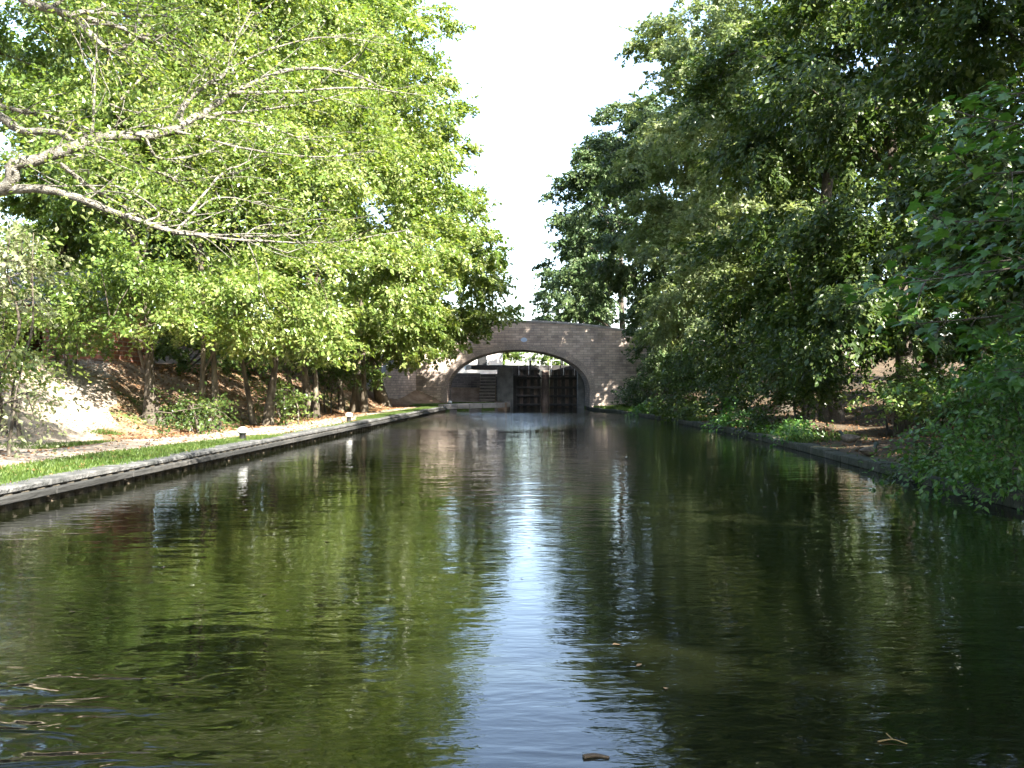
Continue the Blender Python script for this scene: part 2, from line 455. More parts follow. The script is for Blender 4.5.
def build_water():
    yy = np.concatenate([np.arange(-60, 70.5, 1.5)])
    V = []
    for y in yy:
        V += [(ledge(y)+0.01, y, 0), (redge(y)-0.01, y, 0)]
    k = np.arange(len(yy)-1)*2
    tag(link('canal_water', mesh_np('canal_water', V, np.stack([k, k+1, k+3, k+2], 1)), M['water']), kind='structure')
    tag(link('lock_water', mesh_np('lock_water', [(-0.14,72.4,1.75),(4.84,72.4,1.75),(4.84,110,1.75),(-0.14,110,1.75)], [(0,1,2,3)]), M['water']), kind='structure')
build_water()

def path_strip(name, yy, sa, sb, lift=0.02, nx=9):
    V = []
    for y, a, b in zip(yy, sa, sb):
        t = np.linspace(a, b, nx)
        z = gl(t, np.full(nx, y)) + lift - 0.03*(np.abs(np.linspace(-1, 1, nx))**6)
        V.append(np.stack([ledge(y) - t, np.full(nx, y), z], 1))
    i = np.arange(len(yy)-1)[:, None]*nx; j = np.arange(nx-1)[None, :]
    F = np.stack([i+j, i+nx+j, i+nx+j+1, i+j+1], -1).reshape(-1, 4)
    return tag(link(name, mesh_np(name, np.vstack(V), F, True), M['path']), kind='structure')
yy = np.arange(2, 67, 0.4)
wv = 0.13*np.sin(yy*1.9)+0.1*np.sin(yy*4.1+1)
va = np.interp(yy, [2, 19, 24, 27, 36, 39, 55, 60, 67], [1.75, 1.6, 0.9, 0.3, 0.3, 0.9, 0.8, 1.4, 1.2])
vb = np.interp(yy, [2, 18, 26, 33, 58, 67], [3.7, 3.75, 3.3, 2.7, 2.2, 3.4])
path_strip('towpath', yy, va + wv, vb + 0.2*np.sin(yy*1.3+2))
# worn earth ramp climbing from the towpath to the upper path
yr = np.arange(19.6, 32, 0.4)
path_strip('footpath', yr, np.interp(yr, [18, 22, 26, 33], [3.8, 3.5, 4.6, 7.8])+0.15*np.sin(yr*3.1), np.interp(yr, [18, 20, 22, 26, 33], [4.0, 5.0, 6.2, 7.2, 9.4])+0.2*np.sin(yr*2.3), 0.03)

# ------------------------------------------------------------------ banks
def bank_run(edge, y0, y1, step):
    y = y0
    while y < y1 - 1e-6:
        yb = min(y + step, y1)
        p = np.array([edge(y), y]); q = np.array([edge(yb), yb])
        d = q - p; ln = np.linalg.norm(d); u = d/ln
        yield p, q, u, np.array([u[1], -u[0]]), ln     # normal to the right (+x)
        y = yb

pil = thing('bank_piling', (ledge(20), 20, 0), 'steel piled canal edge with grey capping below the grass verge', 'bank edging')
k = 0
for p, q, u, n, ln in bank_run(ledge, 4, 58, 2.4):
    c = (p+q)/2
    mb = MB(); mb.obox(c - n*0.05, u, n, ln/2 - 0.012, 0.18, LB - 0.045, LB + 0.04 + 0.012*math.sin(k*2.1)); mb.build('capping', M['capping'], pil, bevel=0.02)
    mb = MB(); mb.obox(c + n*0.165, u, n, ln/2 - 0.02, 0.05, 0.105, 0.2); mb.build('waling', M['timber'], pil, bevel=0.012)
    k += 1
pile_me = None
for p, q, u, n, ln in bank_run(ledge, 4, 58, 0.40):
    c = (p+q)/2
    if pile_me is None:
        mb = MB()
        prof = [(-0.2, -0.05), (-0.13, -0.05), (-0.08, 0.05), (0.08, 0.05), (0.13, -0.05), (0.2, -0.05)]
        v = [(b, a, -0.7) for a, b in prof] + [(b, a, LB-0.047) for a, b in prof]
        mb.add(v, [(i, i+1, i+7, i+6) for i in range(5)])
        pile_me = mb.mesh('pile'); pile_me.materials.append(M['steel'])
    o = bpy.data.objects.new('pile', pile_me); COL.objects.link(o)
    o.parent = pil; o.matrix_parent_inverse = PINV[pil.name]
    o.location = (c[0] + n[0]*0.07, c[1], 0); o.rotation_euler = (0, 0, math.atan2(-u[0], u[1]))

lk = thing('stone_edging', (ledge(61), 61, 0), 'curved stone coping of the green tongue leading into the lock mouth', 'bank edging')
for p, q, u, n, ln in bank_run(ledge, 58, 67, 0.9):
    c = (p+q)/2
    mb = MB(); mb.obox(c - n*0.16, u, n, ln/2 - 0.01, 0.2, LB - 0.16, LB + 0.16); mb.build('coping_stone', M['coping'], lk, bevel=0.03)
    mb = MB(); mb.obox(c - n*0.2, u, n, ln/2 + 0.01, 0.2, -1.0, LB - 0.163); mb.build('wall_course', M['brick_grey'], lk)

rk = thing('stone_kerb', (redge(20), 20, 0), 'dark stone kerb along the shaded canal bank', 'bank edging')
k = 0
for p, q, u, n, ln in bank_run(redge, 3, 64, 1.25):
    c = (p+q)/2
    mb = MB(); mb.obox(c + n*0.1 , u, n, ln/2 - 0.012, 0.17, RB - 0.14, RB + 0.03 + 0.02*math.sin(k*1.7)); mb.build('coping_stone', M['dark_stone'], rk, bevel=0.02)
    k += 1
mb = MB()
for p, q, u, n, ln in bank_run(redge, 3, 64, 2.5):
    mb.obox((p+q)/2 + n*0.12, u, n, ln/2 + 0.02, 0.12, -1.0, RB - 0.143)
mb.build('wall_face', M['dark_stone'], rk)

# mooring bollards
def lathe(prof, sides=14):
    v = []; f = []
    for r, z in prof:
        for a in range(sides):
            t = 2*math.pi*a/sides; v.append((r*math.cos(t), r*math.sin(t), z))
    for i in range(len(prof)-1):
        for a in range(sides):
            b = (a+1) % sides
            f.append((i*sides+a, i*sides+b, (i+1)*sides+b, (i+1)*sides+a))
    return v, f
bol_me = mesh_np('post', *lathe([(0.001,0),(0.085,0),(0.08,0.05),(0.075,0.16),(0.10,0.19),(0.001,0.19)]), True); bol_me.materials.append(M['black_paint'])
cap_me = mesh_np('cap', *lathe([(0.1,0.186),(0.125,0.2),(0.128,0.25),(0.11,0.295),(0.06,0.325),(0.001,0.33)]), True); cap_me.materials.append(M['white_paint'])
for (x, y), lab in zip([(-6.35, 23.6), (-5.75, 35.3), (-3.75, 60.4), (7.6, 53.0)],
                       ['black mooring bollard with white cap on the wide grass verge',
                        'white capped mooring bollard on the bare sunlit towpath edge',
                        'white capped mooring bollard on the green tongue by the lock mouth',
                        'white capped mooring bollard on the shaded bank beneath overhanging trees']):
    b = thing('mooring_bollard', (x, y, gz(x, y)), lab, 'bollard', 'mooring bollards along the canal')
    for nm, me in (('post', bol_me), ('cap', cap_me)):
        o = bpy.data.objects.new(nm, me); COL.objects.link(o); o.parent = b

# ------------------------------------------------------------------ bridge
BY0, BY1 = 63.0, 67.2
ACX, AA, ASP, ARISE = 0.4, 4.5, 1.15, 2.6
def arch(x):
    t = (x-ACX)/AA
    return ASP + ARISE*math.sqrt(max(0, 1-t*t))**0.92
def ptop(x): return 5.62 - 0.012*(x-0.2)**2 if abs(x-0.2) < 7 else 5.62-0.588-0.14*(abs(x-0.2)-7)
br = thing('canal_bridge', (0.4, 65, 0), 'humped buff brick bridge with a wide arch spanning lock mouth and towpath', 'bridge')
XS = sorted(set(list(np.linspace(-13, ACX-AA, 20)) + [ACX + AA*math.cos(t) for t in np.linspace(0, math.pi, 41)] + list(np.linspace(ACX+AA, 14, 20))))
def solid(xs, zb, zt, y0, y1):
    mb = MB()
    v = []
    for x in xs:
        v += [(x, y0, zb(x)), (x, y0, zt(x)), (x, y1, zb(x)), (x, y1, zt(x))]
    f = []
    for i in range(len(xs)-1):
        a = i*4; b = a+4
        f += [(a, b, b+1, a+1), (a+2, a+3, b+3, b+2), (a+1, b+1, b+3, a+3), (a, a+2, b+2, b)]
    f += [(0, 1, 3, 2)]; e = (len(xs)-1)*4; f += [(e, e+2, e+3, e+1)]
    mb.add(v, f); return mb
zb = lambda x: arch(x) if abs(x-ACX) < AA-1e-6 else -1.0
# spandrels and barrel (with abutment jambs)
xsl = [x for x in XS if x <= ACX-AA+1e-6]; xsr = [x for x in XS if x >= ACX+AA-1e-6]; xsm = [x for x in XS if ACX-AA-1e-6 <= x <= ACX+AA+1e-6]
road = lambda x: ptop(x) - 1.05
solid(xsm, lambda x: arch(x), road, BY0, BY1).build('arch_barrel', M['brick_buff'], br)
solid(xsl, lambda x: -1.0, road, BY0, BY1).build('abutment', M['brick_buff'], br)
solid(xsr, lambda x: -1.0, road, BY0, BY1).build('abutment', M['brick_buff'], br)
for (a, b) in ((BY0, BY0+0.36), (BY1-0.36, BY1)):
    solid(XS, lambda x: road(x)+0.002, lambda x: ptop(x)-0.15, a+0.006, b-0.006).build('parapet', M['brick_buff'], br)
    xx = -13.0
    while xx < 13.9:
        x2 = min(xx+0.75, 14)
        solid([xx+0.006, x2-0.006], lambda x: ptop(x)-0.147, lambda x: ptop(x)+0.0, a-0.035, b+0.035).build('coping_stone', M['coping'], br, bevel=0.02)
        xx = x2
# arch ring, brick on edge, standing 4 cm proud
def ring(y0, y1, th=0.36):
    mb = MB(); P1 = []; P2 = []
    for t in np.linspace(0, math.pi, 49):
        x = ACX+AA*math.cos(t); z = arch(x)
        nx = math.cos(t)/AA; nz = math.sin(t)/ARISE; l = math.hypot(nx, nz); nx /= l; nz /= l
        P1.append((x, z)); P2.append((x+nx*th, z+nz*th))
    P1 = [(ACX+AA, -0.6)] + P1 + [(ACX-AA, -0.6)]; P2 = [(ACX+AA+th, -0.6)] + P2 + [(ACX-AA-th, -0.6)]
    v = []
    for a, b in zip(P1, P2): v += [(a[0], y0, a[1]+0.004), (b[0], y0, b[1]), (a[0], y1, a[1]+0.004), (b[0], y1, b[1])]
    f = []
    for i in range(len(P1)-1):
        a = i*4; b = a+4
        f += [(a, b, b+1, a+1), (a+1, b+1, b+3, a+3), (a, a+2, b+2, b)]
    mb.add(v, f); return mb
ring(BY0-0.018, BY0+0.1).build('arch_ring', M['brick_ring'], br)
# number plate on the spandrel
mb = MB(); v = [(0.75+0.2*math.cos(t), BY0-0.03, 4.38+0.14*math.sin(t)) for t in np.linspace(0, 2*math.pi, 25)[:-1]]
v2 = [(a, b+0.05, c) for a, b, c in v]
mb.add(v+v2+[(0.75, BY0-0.03, 4.38)], [(i, (i+1) % 24, 24+(i+1) % 24, 24+i) for i in range(24)] + [(i, (i+1) % 24, 48, 48) for i in range(24)])
mb.build('number_plate', M['plate'], br)
# wing walls splaying toward the canal banks
def wing(p, q, z0, z1, name='wing_wall'):
    p = np.array(p, float); q = np.array(q, float); d = q-p; ln = np.linalg.norm(d); u = d/ln; n = np.array([u[1], -u[0]])
    mb = MB(); N = 8; v = []
    for i in range(N+1):
        t = i/N; c = p+d*t; z = z0+(z1-z0)*sm(t)
        for s in (-0.2, 0.2): v += [(c[0]+n[0]*s, c[1]+n[1]*s, -0.5), (c[0]+n[0]*s, c[1]+n[1]*s, z)]
    f = []
    for i in range(N):
        a = i*4; b = a+4
        f += [(a, b, b+1, a+1), (a+2, a+3, b+3, b+2), (a+1, b+1, b+3, a+3)]
    e = N*4; f += [(0, 1, 3, 2), (e, e+2, e+3, e+1)]
    mb.add(v, f); w = mb.build(name, M['brick_buff'], br)
    mb = MB(); v = []
    for i in range(N+1):
        t = i/N; c = p+d*t; z = z0+(z1-z0)*sm(t)
        for s in (-0.26, 0.26): v += [(c[0]+n[0]*s, c[1]+n[1]*s, z+0.002), (c[0]+n[0]*s, c[1]+n[1]*s, z+0.13)]
    mb.add(v, f); mb.build('wall_coping', M['coping'], br)
wing((-6.2, BY0-0.15), (-8.6, 56.5), 4.2, 1.3)
wing((8.0, BY0-0.15), (10.2, 57.0), 4.4, 1.2)

# ------------------------------------------------------------------ lock
lw = thing('lock_chamber', (2.3, 80, 0), 'brick lock chamber walls with stone coping behind the bridge arch', 'lock')
for nm, (a, b) in (('chamber_wall', (-1.1, -0.12)), ('chamber_wall', (4.82, 5.9))):
    mb = MB(); mb.box(a, b, 67.6, 100, -1.0, LOCK-0.16); mb.build(nm, M['brick_grey'], lw)
    y = 67.55
    while y < 99:
        mb = MB(); mb.box(a-0.02, b+0.03 if a < 0 else b, y+0.008, y+1.6-0.008, LOCK-0.157, LOCK+0.06); mb.build('coping_stone', M['coping'], lw, bevel=0.03); y += 1.6
for x0, x1 in ((-1.0, 0.08), (4.38, 5.1)):
    mb = MB(); mb.box(x0, x1, 67.15, 67.548, -0.8, 2.75); mb.build('end_pier', M['concrete'], lw, bevel=0.03)

# steps from the towpath up to the lock side
st = thing('lock_steps', (-1.9, 67.5, LB), 'grey flight of steps climbing beside the lock pier', 'steps')
for i in range(9):
    mb = MB(); mb.box(-2.15, -1.15, 66.6+i*0.3, 69.4, LB+0.1+i*0.215, LB+0.1+(i+1)*0.215-0.002); sp_ = mb.build('step', M['brick_grey'], st)
    mb = MB(); mb.box(-2.19, -1.13, 66.5+i*0.3, 66.8+i*0.3, LB+0.1+(i+1)*0.215-0.075, LB+0.1+(i+1)*0.215+0.004); mb.build('tread', M['coping'], sp_)
mb = MB(); mb.box(-8, -2.2, 69.0, 69.4, 0, LOCK+0.1)
rw = mb.build('retaining_wall', M['brick_grey']); tag(rw, 'dark brick retaining wall at the end of the towpath under the arch', 'wall')

def lock_gate(x0, x1, lab):
    """one mitre leaf from heel (x0) to mitre post (x1)"""
    s = 1 if x1 > x0 else -1
    y0, y1 = 69.3, 70.1
    g = thing('lock_gate', (x0, y0, 0), lab, 'lock gate', 'mitre gates of the lock')
    d = np.array([x1-x0, y1-y0]); ln = np.linalg.norm(d); u = d/ln; n = np.array([u[1], -u[0]])
    P = lambda t: np.array([x0, y0])+u*t
    mb = MB(); mb.obox(P(0.14), u, n, 0.15, 0.17, -0.8, 2.75); mb.build('heel_post', M['black_timber'], g, bevel=0.02)
    mb = MB(); mb.obox(P(ln-0.12), u, n, 0.12, 0.16, -0.8, 2.55); mb.build('mitre_post', M['wet_timber'], g, bevel=0.02)
    for z in (0.15, 0.75, 1.35, 2.0):
        mb = MB(); mb.obox(P(ln/2), u, n, ln/2-0.3, 0.13, z-0.08, z+0.08); mb.build('rail', M['black_timber'], g, bevel=0.02)
    np_ = 7
    for i in range(np_):
        t = 0.3+(ln-0.6)*(i+0.5)/np_
        yoff = 0.1 if s > 0 else 0.1
        mb = MB(); c = P(t)+np.array([0, 0.13]); mb.obox(c, u, n, (ln-0.6)/np_/2-0.008, 0.03, -0.8, 2.6-0.02*(i % 2)); mb.build('plank', M['wet_timber'] if i % 2 == (1 if s > 0 else 0) else M['black_timber'], g)
    mb = MB(); mb.obox(P(ln/2)-np.array([0, 0.25]), u, n, ln/2-0.1, 0.22, 2.13, 2.2); mb.build('footboard', M['timber'], g)
    # balance beam reaching back over the lock side, white tip
    bp = [P(ln-0.1), P(0), P(-3.2)]
    mb = MB(); c = P((ln-3.0)/2); mb.obox(c+np.array([0, 0.0]), u, n, (ln+3.0)/2, 0.16, 2.56, 2.9); beam = mb.build('balance_beam', M['black_timber'], g, bevel=0.02)
    mb = MB(); mb.obox(P(-3.2), u, n, 0.195, 0.165, 2.555, 2.905); mb.build('beam_tip', M['white_paint'], g, bevel=0.02)
    mb = MB()
    for t in (0.5, ln/2, ln-0.4):
        c = P(t)-np.array([0, 0.35]); mb.tube([(c[0], c[1], 2.2), (c[0], c[1], 3.25)], 0.016, 6)
    a = P(0.4)-np.array([0, 0.35]); b = P(ln-0.3)-np.array([0, 0.35])
    mb.tube([(a[0], a[1], 3.25), (b[0], b[1], 3.25)], 0.017, 6)
    mb.build('handrail', M['white_paint'], g, smooth=True)
    # paddle gear
    c = P(ln*0.55)-np.array([0, 0.1])
    mb = MB(); mb.box(c[0]-0.07, c[0]+0.07, c[1]-0.07, c[1]+0.07, 2.2, 3.3); pg = mb.build('paddle_gear', M['black_paint'], g)
    mb = MB(); mb.box(c[0]-0.09, c[0]+0.09, c[1]-0.09, c[1]+0.09, 3.302, 3.42); mb.build('gear_cap', M['white_paint'], g)
lock_gate(0.0, 2.3, 'black timber lock gate leaf hung beside the steps')
lock_gate(4.78, 2.36, 'black timber lock gate leaf hung on the wall opposite the steps')

# pale wall beyond the lock, seen through the arch
hw = thing('lockside_house', (-3.5, 92, LOCK), 'pale rendered low building beside the lock seen through the arch', 'building')
mb = MB(); mb.box(-8, -0.9, 92, 97, LOCK-0.1, LOCK+2.6); mb.build('wall', M['render_wall'], hw)
mb = MB(); mb.add([(-8.3,91.7,LOCK+2.6),(-0.6,91.7,LOCK+2.6),(-0.6,94.5,LOCK+4.2),(-8.3,94.5,LOCK+4.2),(-8.3,97.3,LOCK+2.6),(-0.6,97.3,LOCK+2.6)], [(0,1,2,3),(3,2,5,4)]); mb.build('roof', M['slate'], hw)
for x in (-6.3, -3.2):
    mb = MB(); mb.box(x, x+0.9, 91.93, 91.99, LOCK+0.9, LOCK+2.0); w = mb.build('window', M['black_paint'], hw)
    mb = MB(); mb.box(x-0.08, x, 91.9, 91.985, LOCK+0.85, LOCK+2.05); mb.box(x+0.9, x+0.98, 91.9, 91.985, LOCK+0.85, LOCK+2.05); mb.box(x, x+0.9, 91.9, 91.985, LOCK+2.0, LOCK+2.08); mb.build('frame', M['white_paint'], w)

# ------------------------------------------------------------------ red brick outbuilding half hidden in the left wood
ob = thing('brick_outbuilding', (-14.5, 33.5, 2.1), 'reddish brown brick outbuilding with dark doorway half hidden in the wood', 'building')
bx0, bx1, by0, by1 = -16.6, -12.9, 32.2, 35.5
gz0 = gz(-14.5, 33) - 1.2
mb = MB()
mb.box(bx0, bx0+0.5, by0, by0+0.22, gz0, gz0+3.0); mb.box(bx0+1.5, bx1, by0, by0+0.22, gz0, gz0+3.0); mb.box(bx0+0.5, bx0+1.5, by0+0.002, by0+0.218, gz0+2.4, gz0+2.998)
mb.box(bx0, bx0+0.22, by0+0.223, by1, gz0, gz0+3.0); mb.box(bx1-0.22, bx1, by0+0.223, by1, gz0, gz0+3.0); mb.box(bx0+0.222, bx1-0.222, by1-0.22, by1-0.002, gz0, gz0+2.998)
mb.build('wall', M['brick_red'], ob)
mb = MB(); mb.add([(bx0-0.2,by0-0.25,gz0+2.95),(bx1+0.2,by0-0.25,gz0+2.95),(bx1+0.2,(by0+by1)/2,gz0+4.2),(bx0-0.2,(by0+by1)/2,gz0+4.2),(bx0-0.2,by1+0.25,gz0+2.95),(bx1+0.2,by1+0.25,gz0+2.95)], [(0,1,2,3),(3,2,5,4)])
mb.build('roof', M['slate'], ob)

# ------------------------------------------------------------------ trees
def unit(v): return v/(np.linalg.norm(v, axis=-1, keepdims=True)+1e-9)

def leaves(C, D, N, L, Wd, r, cup=0.0):
    """rhombic leaves: centres C, axis D (unit), normal N; lengths L, widths W"""
    S_ = unit(np.cross(D, N)); 
    L = L[:, None]; Wd = Wd[:, None]
    n = len(C)
    v = np.empty((n, 4, 3))
    v[:, 0] = C - D*L*0.5
    v[:, 1] = C - S_*Wd*0.5 - D*L*0.04 + N*Wd*cup
    v[:, 2] = C + D*L*0.5 - N*L*0.12
    v[:, 3] = C + S_*Wd*0.5 - D*L*0.04 + N*Wd*cup
    f = np.arange(n*4).reshape(n, 4)
    return v.reshape(-1, 3), f

def crown(lobes, dens, leaf, r, per=42, spray=0.55, tilt=0.5, gap=0.40, seedoff=0.0, droop=0.25, fill=0.38, clump=4.2):
    """lobes: ellipsoids (x,y,z,rx,ry,rz). Sprays of leaves spread through each lobe's volume, thicker toward its rim."""
    C = []; O = []
    for (cx, cy, cz, rx, ry, rz) in lobes:
        area = 4*math.pi*(((rx*ry)**1.6+(rx*rz)**1.6+(ry*rz)**1.6)/3)**(1/1.6)
        ns = int(area*dens/per)
        nsub = max(7, int(area/clump))
        sd = unit(r.normal(size=(nsub, 3)))
        sr = np.clip(1.0 - np.abs(r.normal(size=nsub))*fill, 0.2, 1.0)
        R3 = np.array([rx, ry, rz])
        sc = np.array([cx, cy, cz]) + sd*sr[:, None]*R3*0.86
        srad = r.uniform(0.42, 1.0, nsub)*math.sqrt(clump/math.pi)
        wt = srad**2; k = r.choice(nsub, ns, p=wt/wt.sum())
        d = unit(r.normal(size=(ns, 3)))
        rad = r.random(ns)**0.45
        p = sc[k] + d*(rad*srad[k])[:, None]*np.array([1.05, 1.05, 0.45])
        p[:, 2] -= 0.22*np.linalg.norm((p-sc[k])[:, :2], axis=1)
        C.append(p); O.append(unit(sd[k]*0.8+d*0.6))
    C = np.vstack(C); O = np.vstack(O)
    ok = C[:, 2] > 0.25
    C = C[ok]; O = O[ok]
    ns = len(C)
    out = unit(O*np.array([1, 1, 0.35]) + r.normal(size=(ns, 3))*0.35 + np.array([0, 0, -droop]))
    nrm = unit(np.array([0, 0, 1.0]) + O*0.45 + r.normal(size=(ns, 3))*0.28)
    side = unit(np.cross(out, nrm)); nrm = np.cross(side, out)
    a = r.random((ns, per)); sgn = r.choice([-1.0, 1.0], (ns, per))
    along = (a - 0.35)*spray*2.0
    wide = sgn*np.abs(r.normal(size=(ns, per)))*spray*0.42*(1.15-a)
    thick = r.normal(size=(ns, per))*spray*0.13 - (along**2)*0.25
    P = C[:, None]+out[:, None]*along[..., None]+side[:, None]*wide[..., None]+nrm[:, None]*thick[..., None]
    D = unit(out[:, None]*0.7+side[:, None]*(sgn*0.6)[..., None]+r.normal(size=(ns, per, 3))*0.4+np.array([0, 0, -0.15]))
    N = unit(nrm[:, None]+r.normal(size=(ns, per, 3))*tilt)
    P = P.reshape(-1, 3); D = D.reshape(-1, 3); N = N.reshape(-1, 3)
    Ls = leaf*np.clip(np.exp(r.normal(size=len(P))*0.3), 0.5, 1.7)
    v, f = leaves(P, D, N, Ls, Ls*r.uniform(0.5, 0.68, len(P)), r)
    return v, f, C, O

def tree(name, label, base, stems, lobes, mat, bark, dens=70, leaf=0.15, seed=1, group=None, limbs=16, twigs=60, trunk_top=None, zb=None, **kw):
    r = np.random.default_rng(seed)
    bx, by = base
    g0 = gz(bx, by) if zb is None else zb
    bz = g0 - 0.25
    t = thing(name, (bx, by, g0), label, 'shrub' if name.endswith('shrub') or name.endswith('bush') else 'tree', group)
    v, f, C, O = crown(lobes, dens, leaf, r, seedoff=seed*1.37, **kw)
    mb = MB()
    top = max(l[2]+0.35*l[5] for l in lobes) if trunk_top is None else trunk_top
    lc = np.array(lobes); tc = lc[np.argmax(lc[:, 2])]
    skel = []
    for (dx, dy, rad) in stems:
        p0 = np.array([bx+dx, by+dy, bz])
        p3 = np.array([0.55*tc[0]+0.45*bx+dx*2.0, 0.55*tc[1]+0.45*by+dy*2, top])
        H = top-bz
        mids = [p0 + (p3-p0)*q + np.array([r.normal()*0.05*H*0.5, r.normal()*0.05*H*0.5, 0]) for q in (0.28, 0.55, 0.8)]
        pts = spline([p0]+mids+[p3], 16)
        rr = rad*np.linspace(1, 0.16, 16)**0.9; rr[0] *= 2.0; rr[1] *= 1.3
        mb.tube(pts, rr, 9, cap=False)
        skel.append((pts, rr))
    # limbs to spread targets
    idx = r.permutation(len(C))
    tg = []
    for i in idx:
        if len(tg) >= limbs: break
        if all(np.linalg.norm(C[i]-C[j]) > 1.6 for j in tg): tg.append(i)
    limb_pts = []
    for i in tg:
        pts, rr = skel[r.integers(len(skel))]
        tz = C[i][2]
        hd = np.linalg.norm(C[i][:2]-pts[8][:2])
        za = np.clip(tz - hd*0.55, bz+1.0+0.1*(top-bz), top)
        k = int(np.argmin(np.abs(pts[:, 2]-za))); k = min(k, 14)
        a = pts[k]; b = C[i]
        m1 = a*0.65+b*0.35+np.array([r.normal()*0.25, r.normal()*0.25, 0.1*hd]); m2 = a*0.3+b*0.7+np.array([r.normal()*0.25, r.normal()*0.25, 0.08*hd])
        q = spline([a, m1, m2, b], 9)
        r0 = min(rr[k]*0.6, 0.03+0.018*np.linalg.norm(b-a))
        mb.tube(q, np.linspace(r0, 0.012, 9), 5, cap=False)
        limb_pts.append(q)
    if limb_pts and twigs:
        LP = np.vstack([q[3:] for q in limb_pts])
        for i in r.permutation(len(C))[:twigs]:
            d = np.linalg.norm(LP-C[i], axis=1); k = int(np.argmin(d))
            if d[k] > 3.5: continue
            mid = (LP[k]+C[i])/2+np.array([0, 0, 0.12*d[k]])
            mb.tube(spline([LP[k], mid, C[i]], 4), [0.018, 0.014, 0.01, 0.006], 4, cap=False)
    mb.build('trunk', M[bark], t, smooth=True)
    me = mesh_np('crown', v, f)
    link('crown', me, M[mat], t)
    return t, C

GL, GR_ = 'trees on the sunny towpath bank', 'trees on the shaded bank'
# --- left bank, sunlit
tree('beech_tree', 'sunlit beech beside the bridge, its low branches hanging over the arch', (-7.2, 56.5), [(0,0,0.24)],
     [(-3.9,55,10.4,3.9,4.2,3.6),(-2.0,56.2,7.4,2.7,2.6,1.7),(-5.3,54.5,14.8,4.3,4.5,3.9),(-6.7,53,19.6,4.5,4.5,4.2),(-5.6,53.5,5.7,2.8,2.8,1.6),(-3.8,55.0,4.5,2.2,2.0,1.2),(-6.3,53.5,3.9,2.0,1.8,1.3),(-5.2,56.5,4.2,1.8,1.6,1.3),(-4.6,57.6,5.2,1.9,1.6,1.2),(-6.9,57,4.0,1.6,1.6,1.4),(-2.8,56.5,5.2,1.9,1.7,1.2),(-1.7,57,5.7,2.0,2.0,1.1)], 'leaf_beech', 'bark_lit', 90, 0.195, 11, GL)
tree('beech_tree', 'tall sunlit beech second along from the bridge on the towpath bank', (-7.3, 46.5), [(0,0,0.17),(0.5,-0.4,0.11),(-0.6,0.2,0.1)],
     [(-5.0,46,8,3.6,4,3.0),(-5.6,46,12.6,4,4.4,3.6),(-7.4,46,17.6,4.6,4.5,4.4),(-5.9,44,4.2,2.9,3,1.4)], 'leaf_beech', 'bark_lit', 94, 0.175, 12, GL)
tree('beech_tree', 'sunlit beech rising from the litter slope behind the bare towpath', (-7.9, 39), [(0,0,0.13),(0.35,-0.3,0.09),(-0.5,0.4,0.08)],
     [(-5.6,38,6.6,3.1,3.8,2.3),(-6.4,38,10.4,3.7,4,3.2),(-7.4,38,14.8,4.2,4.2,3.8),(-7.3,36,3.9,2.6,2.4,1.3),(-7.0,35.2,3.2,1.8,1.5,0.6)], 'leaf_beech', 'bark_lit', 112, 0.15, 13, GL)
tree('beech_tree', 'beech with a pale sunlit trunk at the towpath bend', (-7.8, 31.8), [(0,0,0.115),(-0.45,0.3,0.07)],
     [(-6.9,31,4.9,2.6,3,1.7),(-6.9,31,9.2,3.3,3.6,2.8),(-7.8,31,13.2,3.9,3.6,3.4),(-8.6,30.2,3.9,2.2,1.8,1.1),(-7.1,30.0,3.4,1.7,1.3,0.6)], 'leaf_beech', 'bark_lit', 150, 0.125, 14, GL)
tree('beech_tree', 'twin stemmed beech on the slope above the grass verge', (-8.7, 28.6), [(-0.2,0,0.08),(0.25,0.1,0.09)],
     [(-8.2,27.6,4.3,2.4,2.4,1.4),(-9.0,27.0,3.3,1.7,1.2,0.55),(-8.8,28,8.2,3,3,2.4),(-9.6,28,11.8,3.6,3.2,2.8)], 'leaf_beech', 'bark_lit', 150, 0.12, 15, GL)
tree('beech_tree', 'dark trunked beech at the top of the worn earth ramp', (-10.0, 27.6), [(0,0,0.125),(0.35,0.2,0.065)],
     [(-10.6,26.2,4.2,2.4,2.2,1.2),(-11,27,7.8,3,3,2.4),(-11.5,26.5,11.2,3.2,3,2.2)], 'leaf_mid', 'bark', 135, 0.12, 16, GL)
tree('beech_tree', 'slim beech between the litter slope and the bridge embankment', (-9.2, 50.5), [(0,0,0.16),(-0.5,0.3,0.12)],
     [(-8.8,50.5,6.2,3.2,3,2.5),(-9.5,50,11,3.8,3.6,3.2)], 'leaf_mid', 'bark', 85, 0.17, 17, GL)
tree('woodland_tree', 'feathery tree with gappy crown overhanging the outbuilding path', (-15.2, 26.5), [(0,0,0.18)],
     [(-13.6,25.5,4.9,2.6,2.2,1.2),(-14.8,26,10.6,3.3,3,1.4),(-12.5,24,13.0,2.8,2.5,1.2)], 'leaf_mid', 'bark', 85, 0.13, 22, GL)
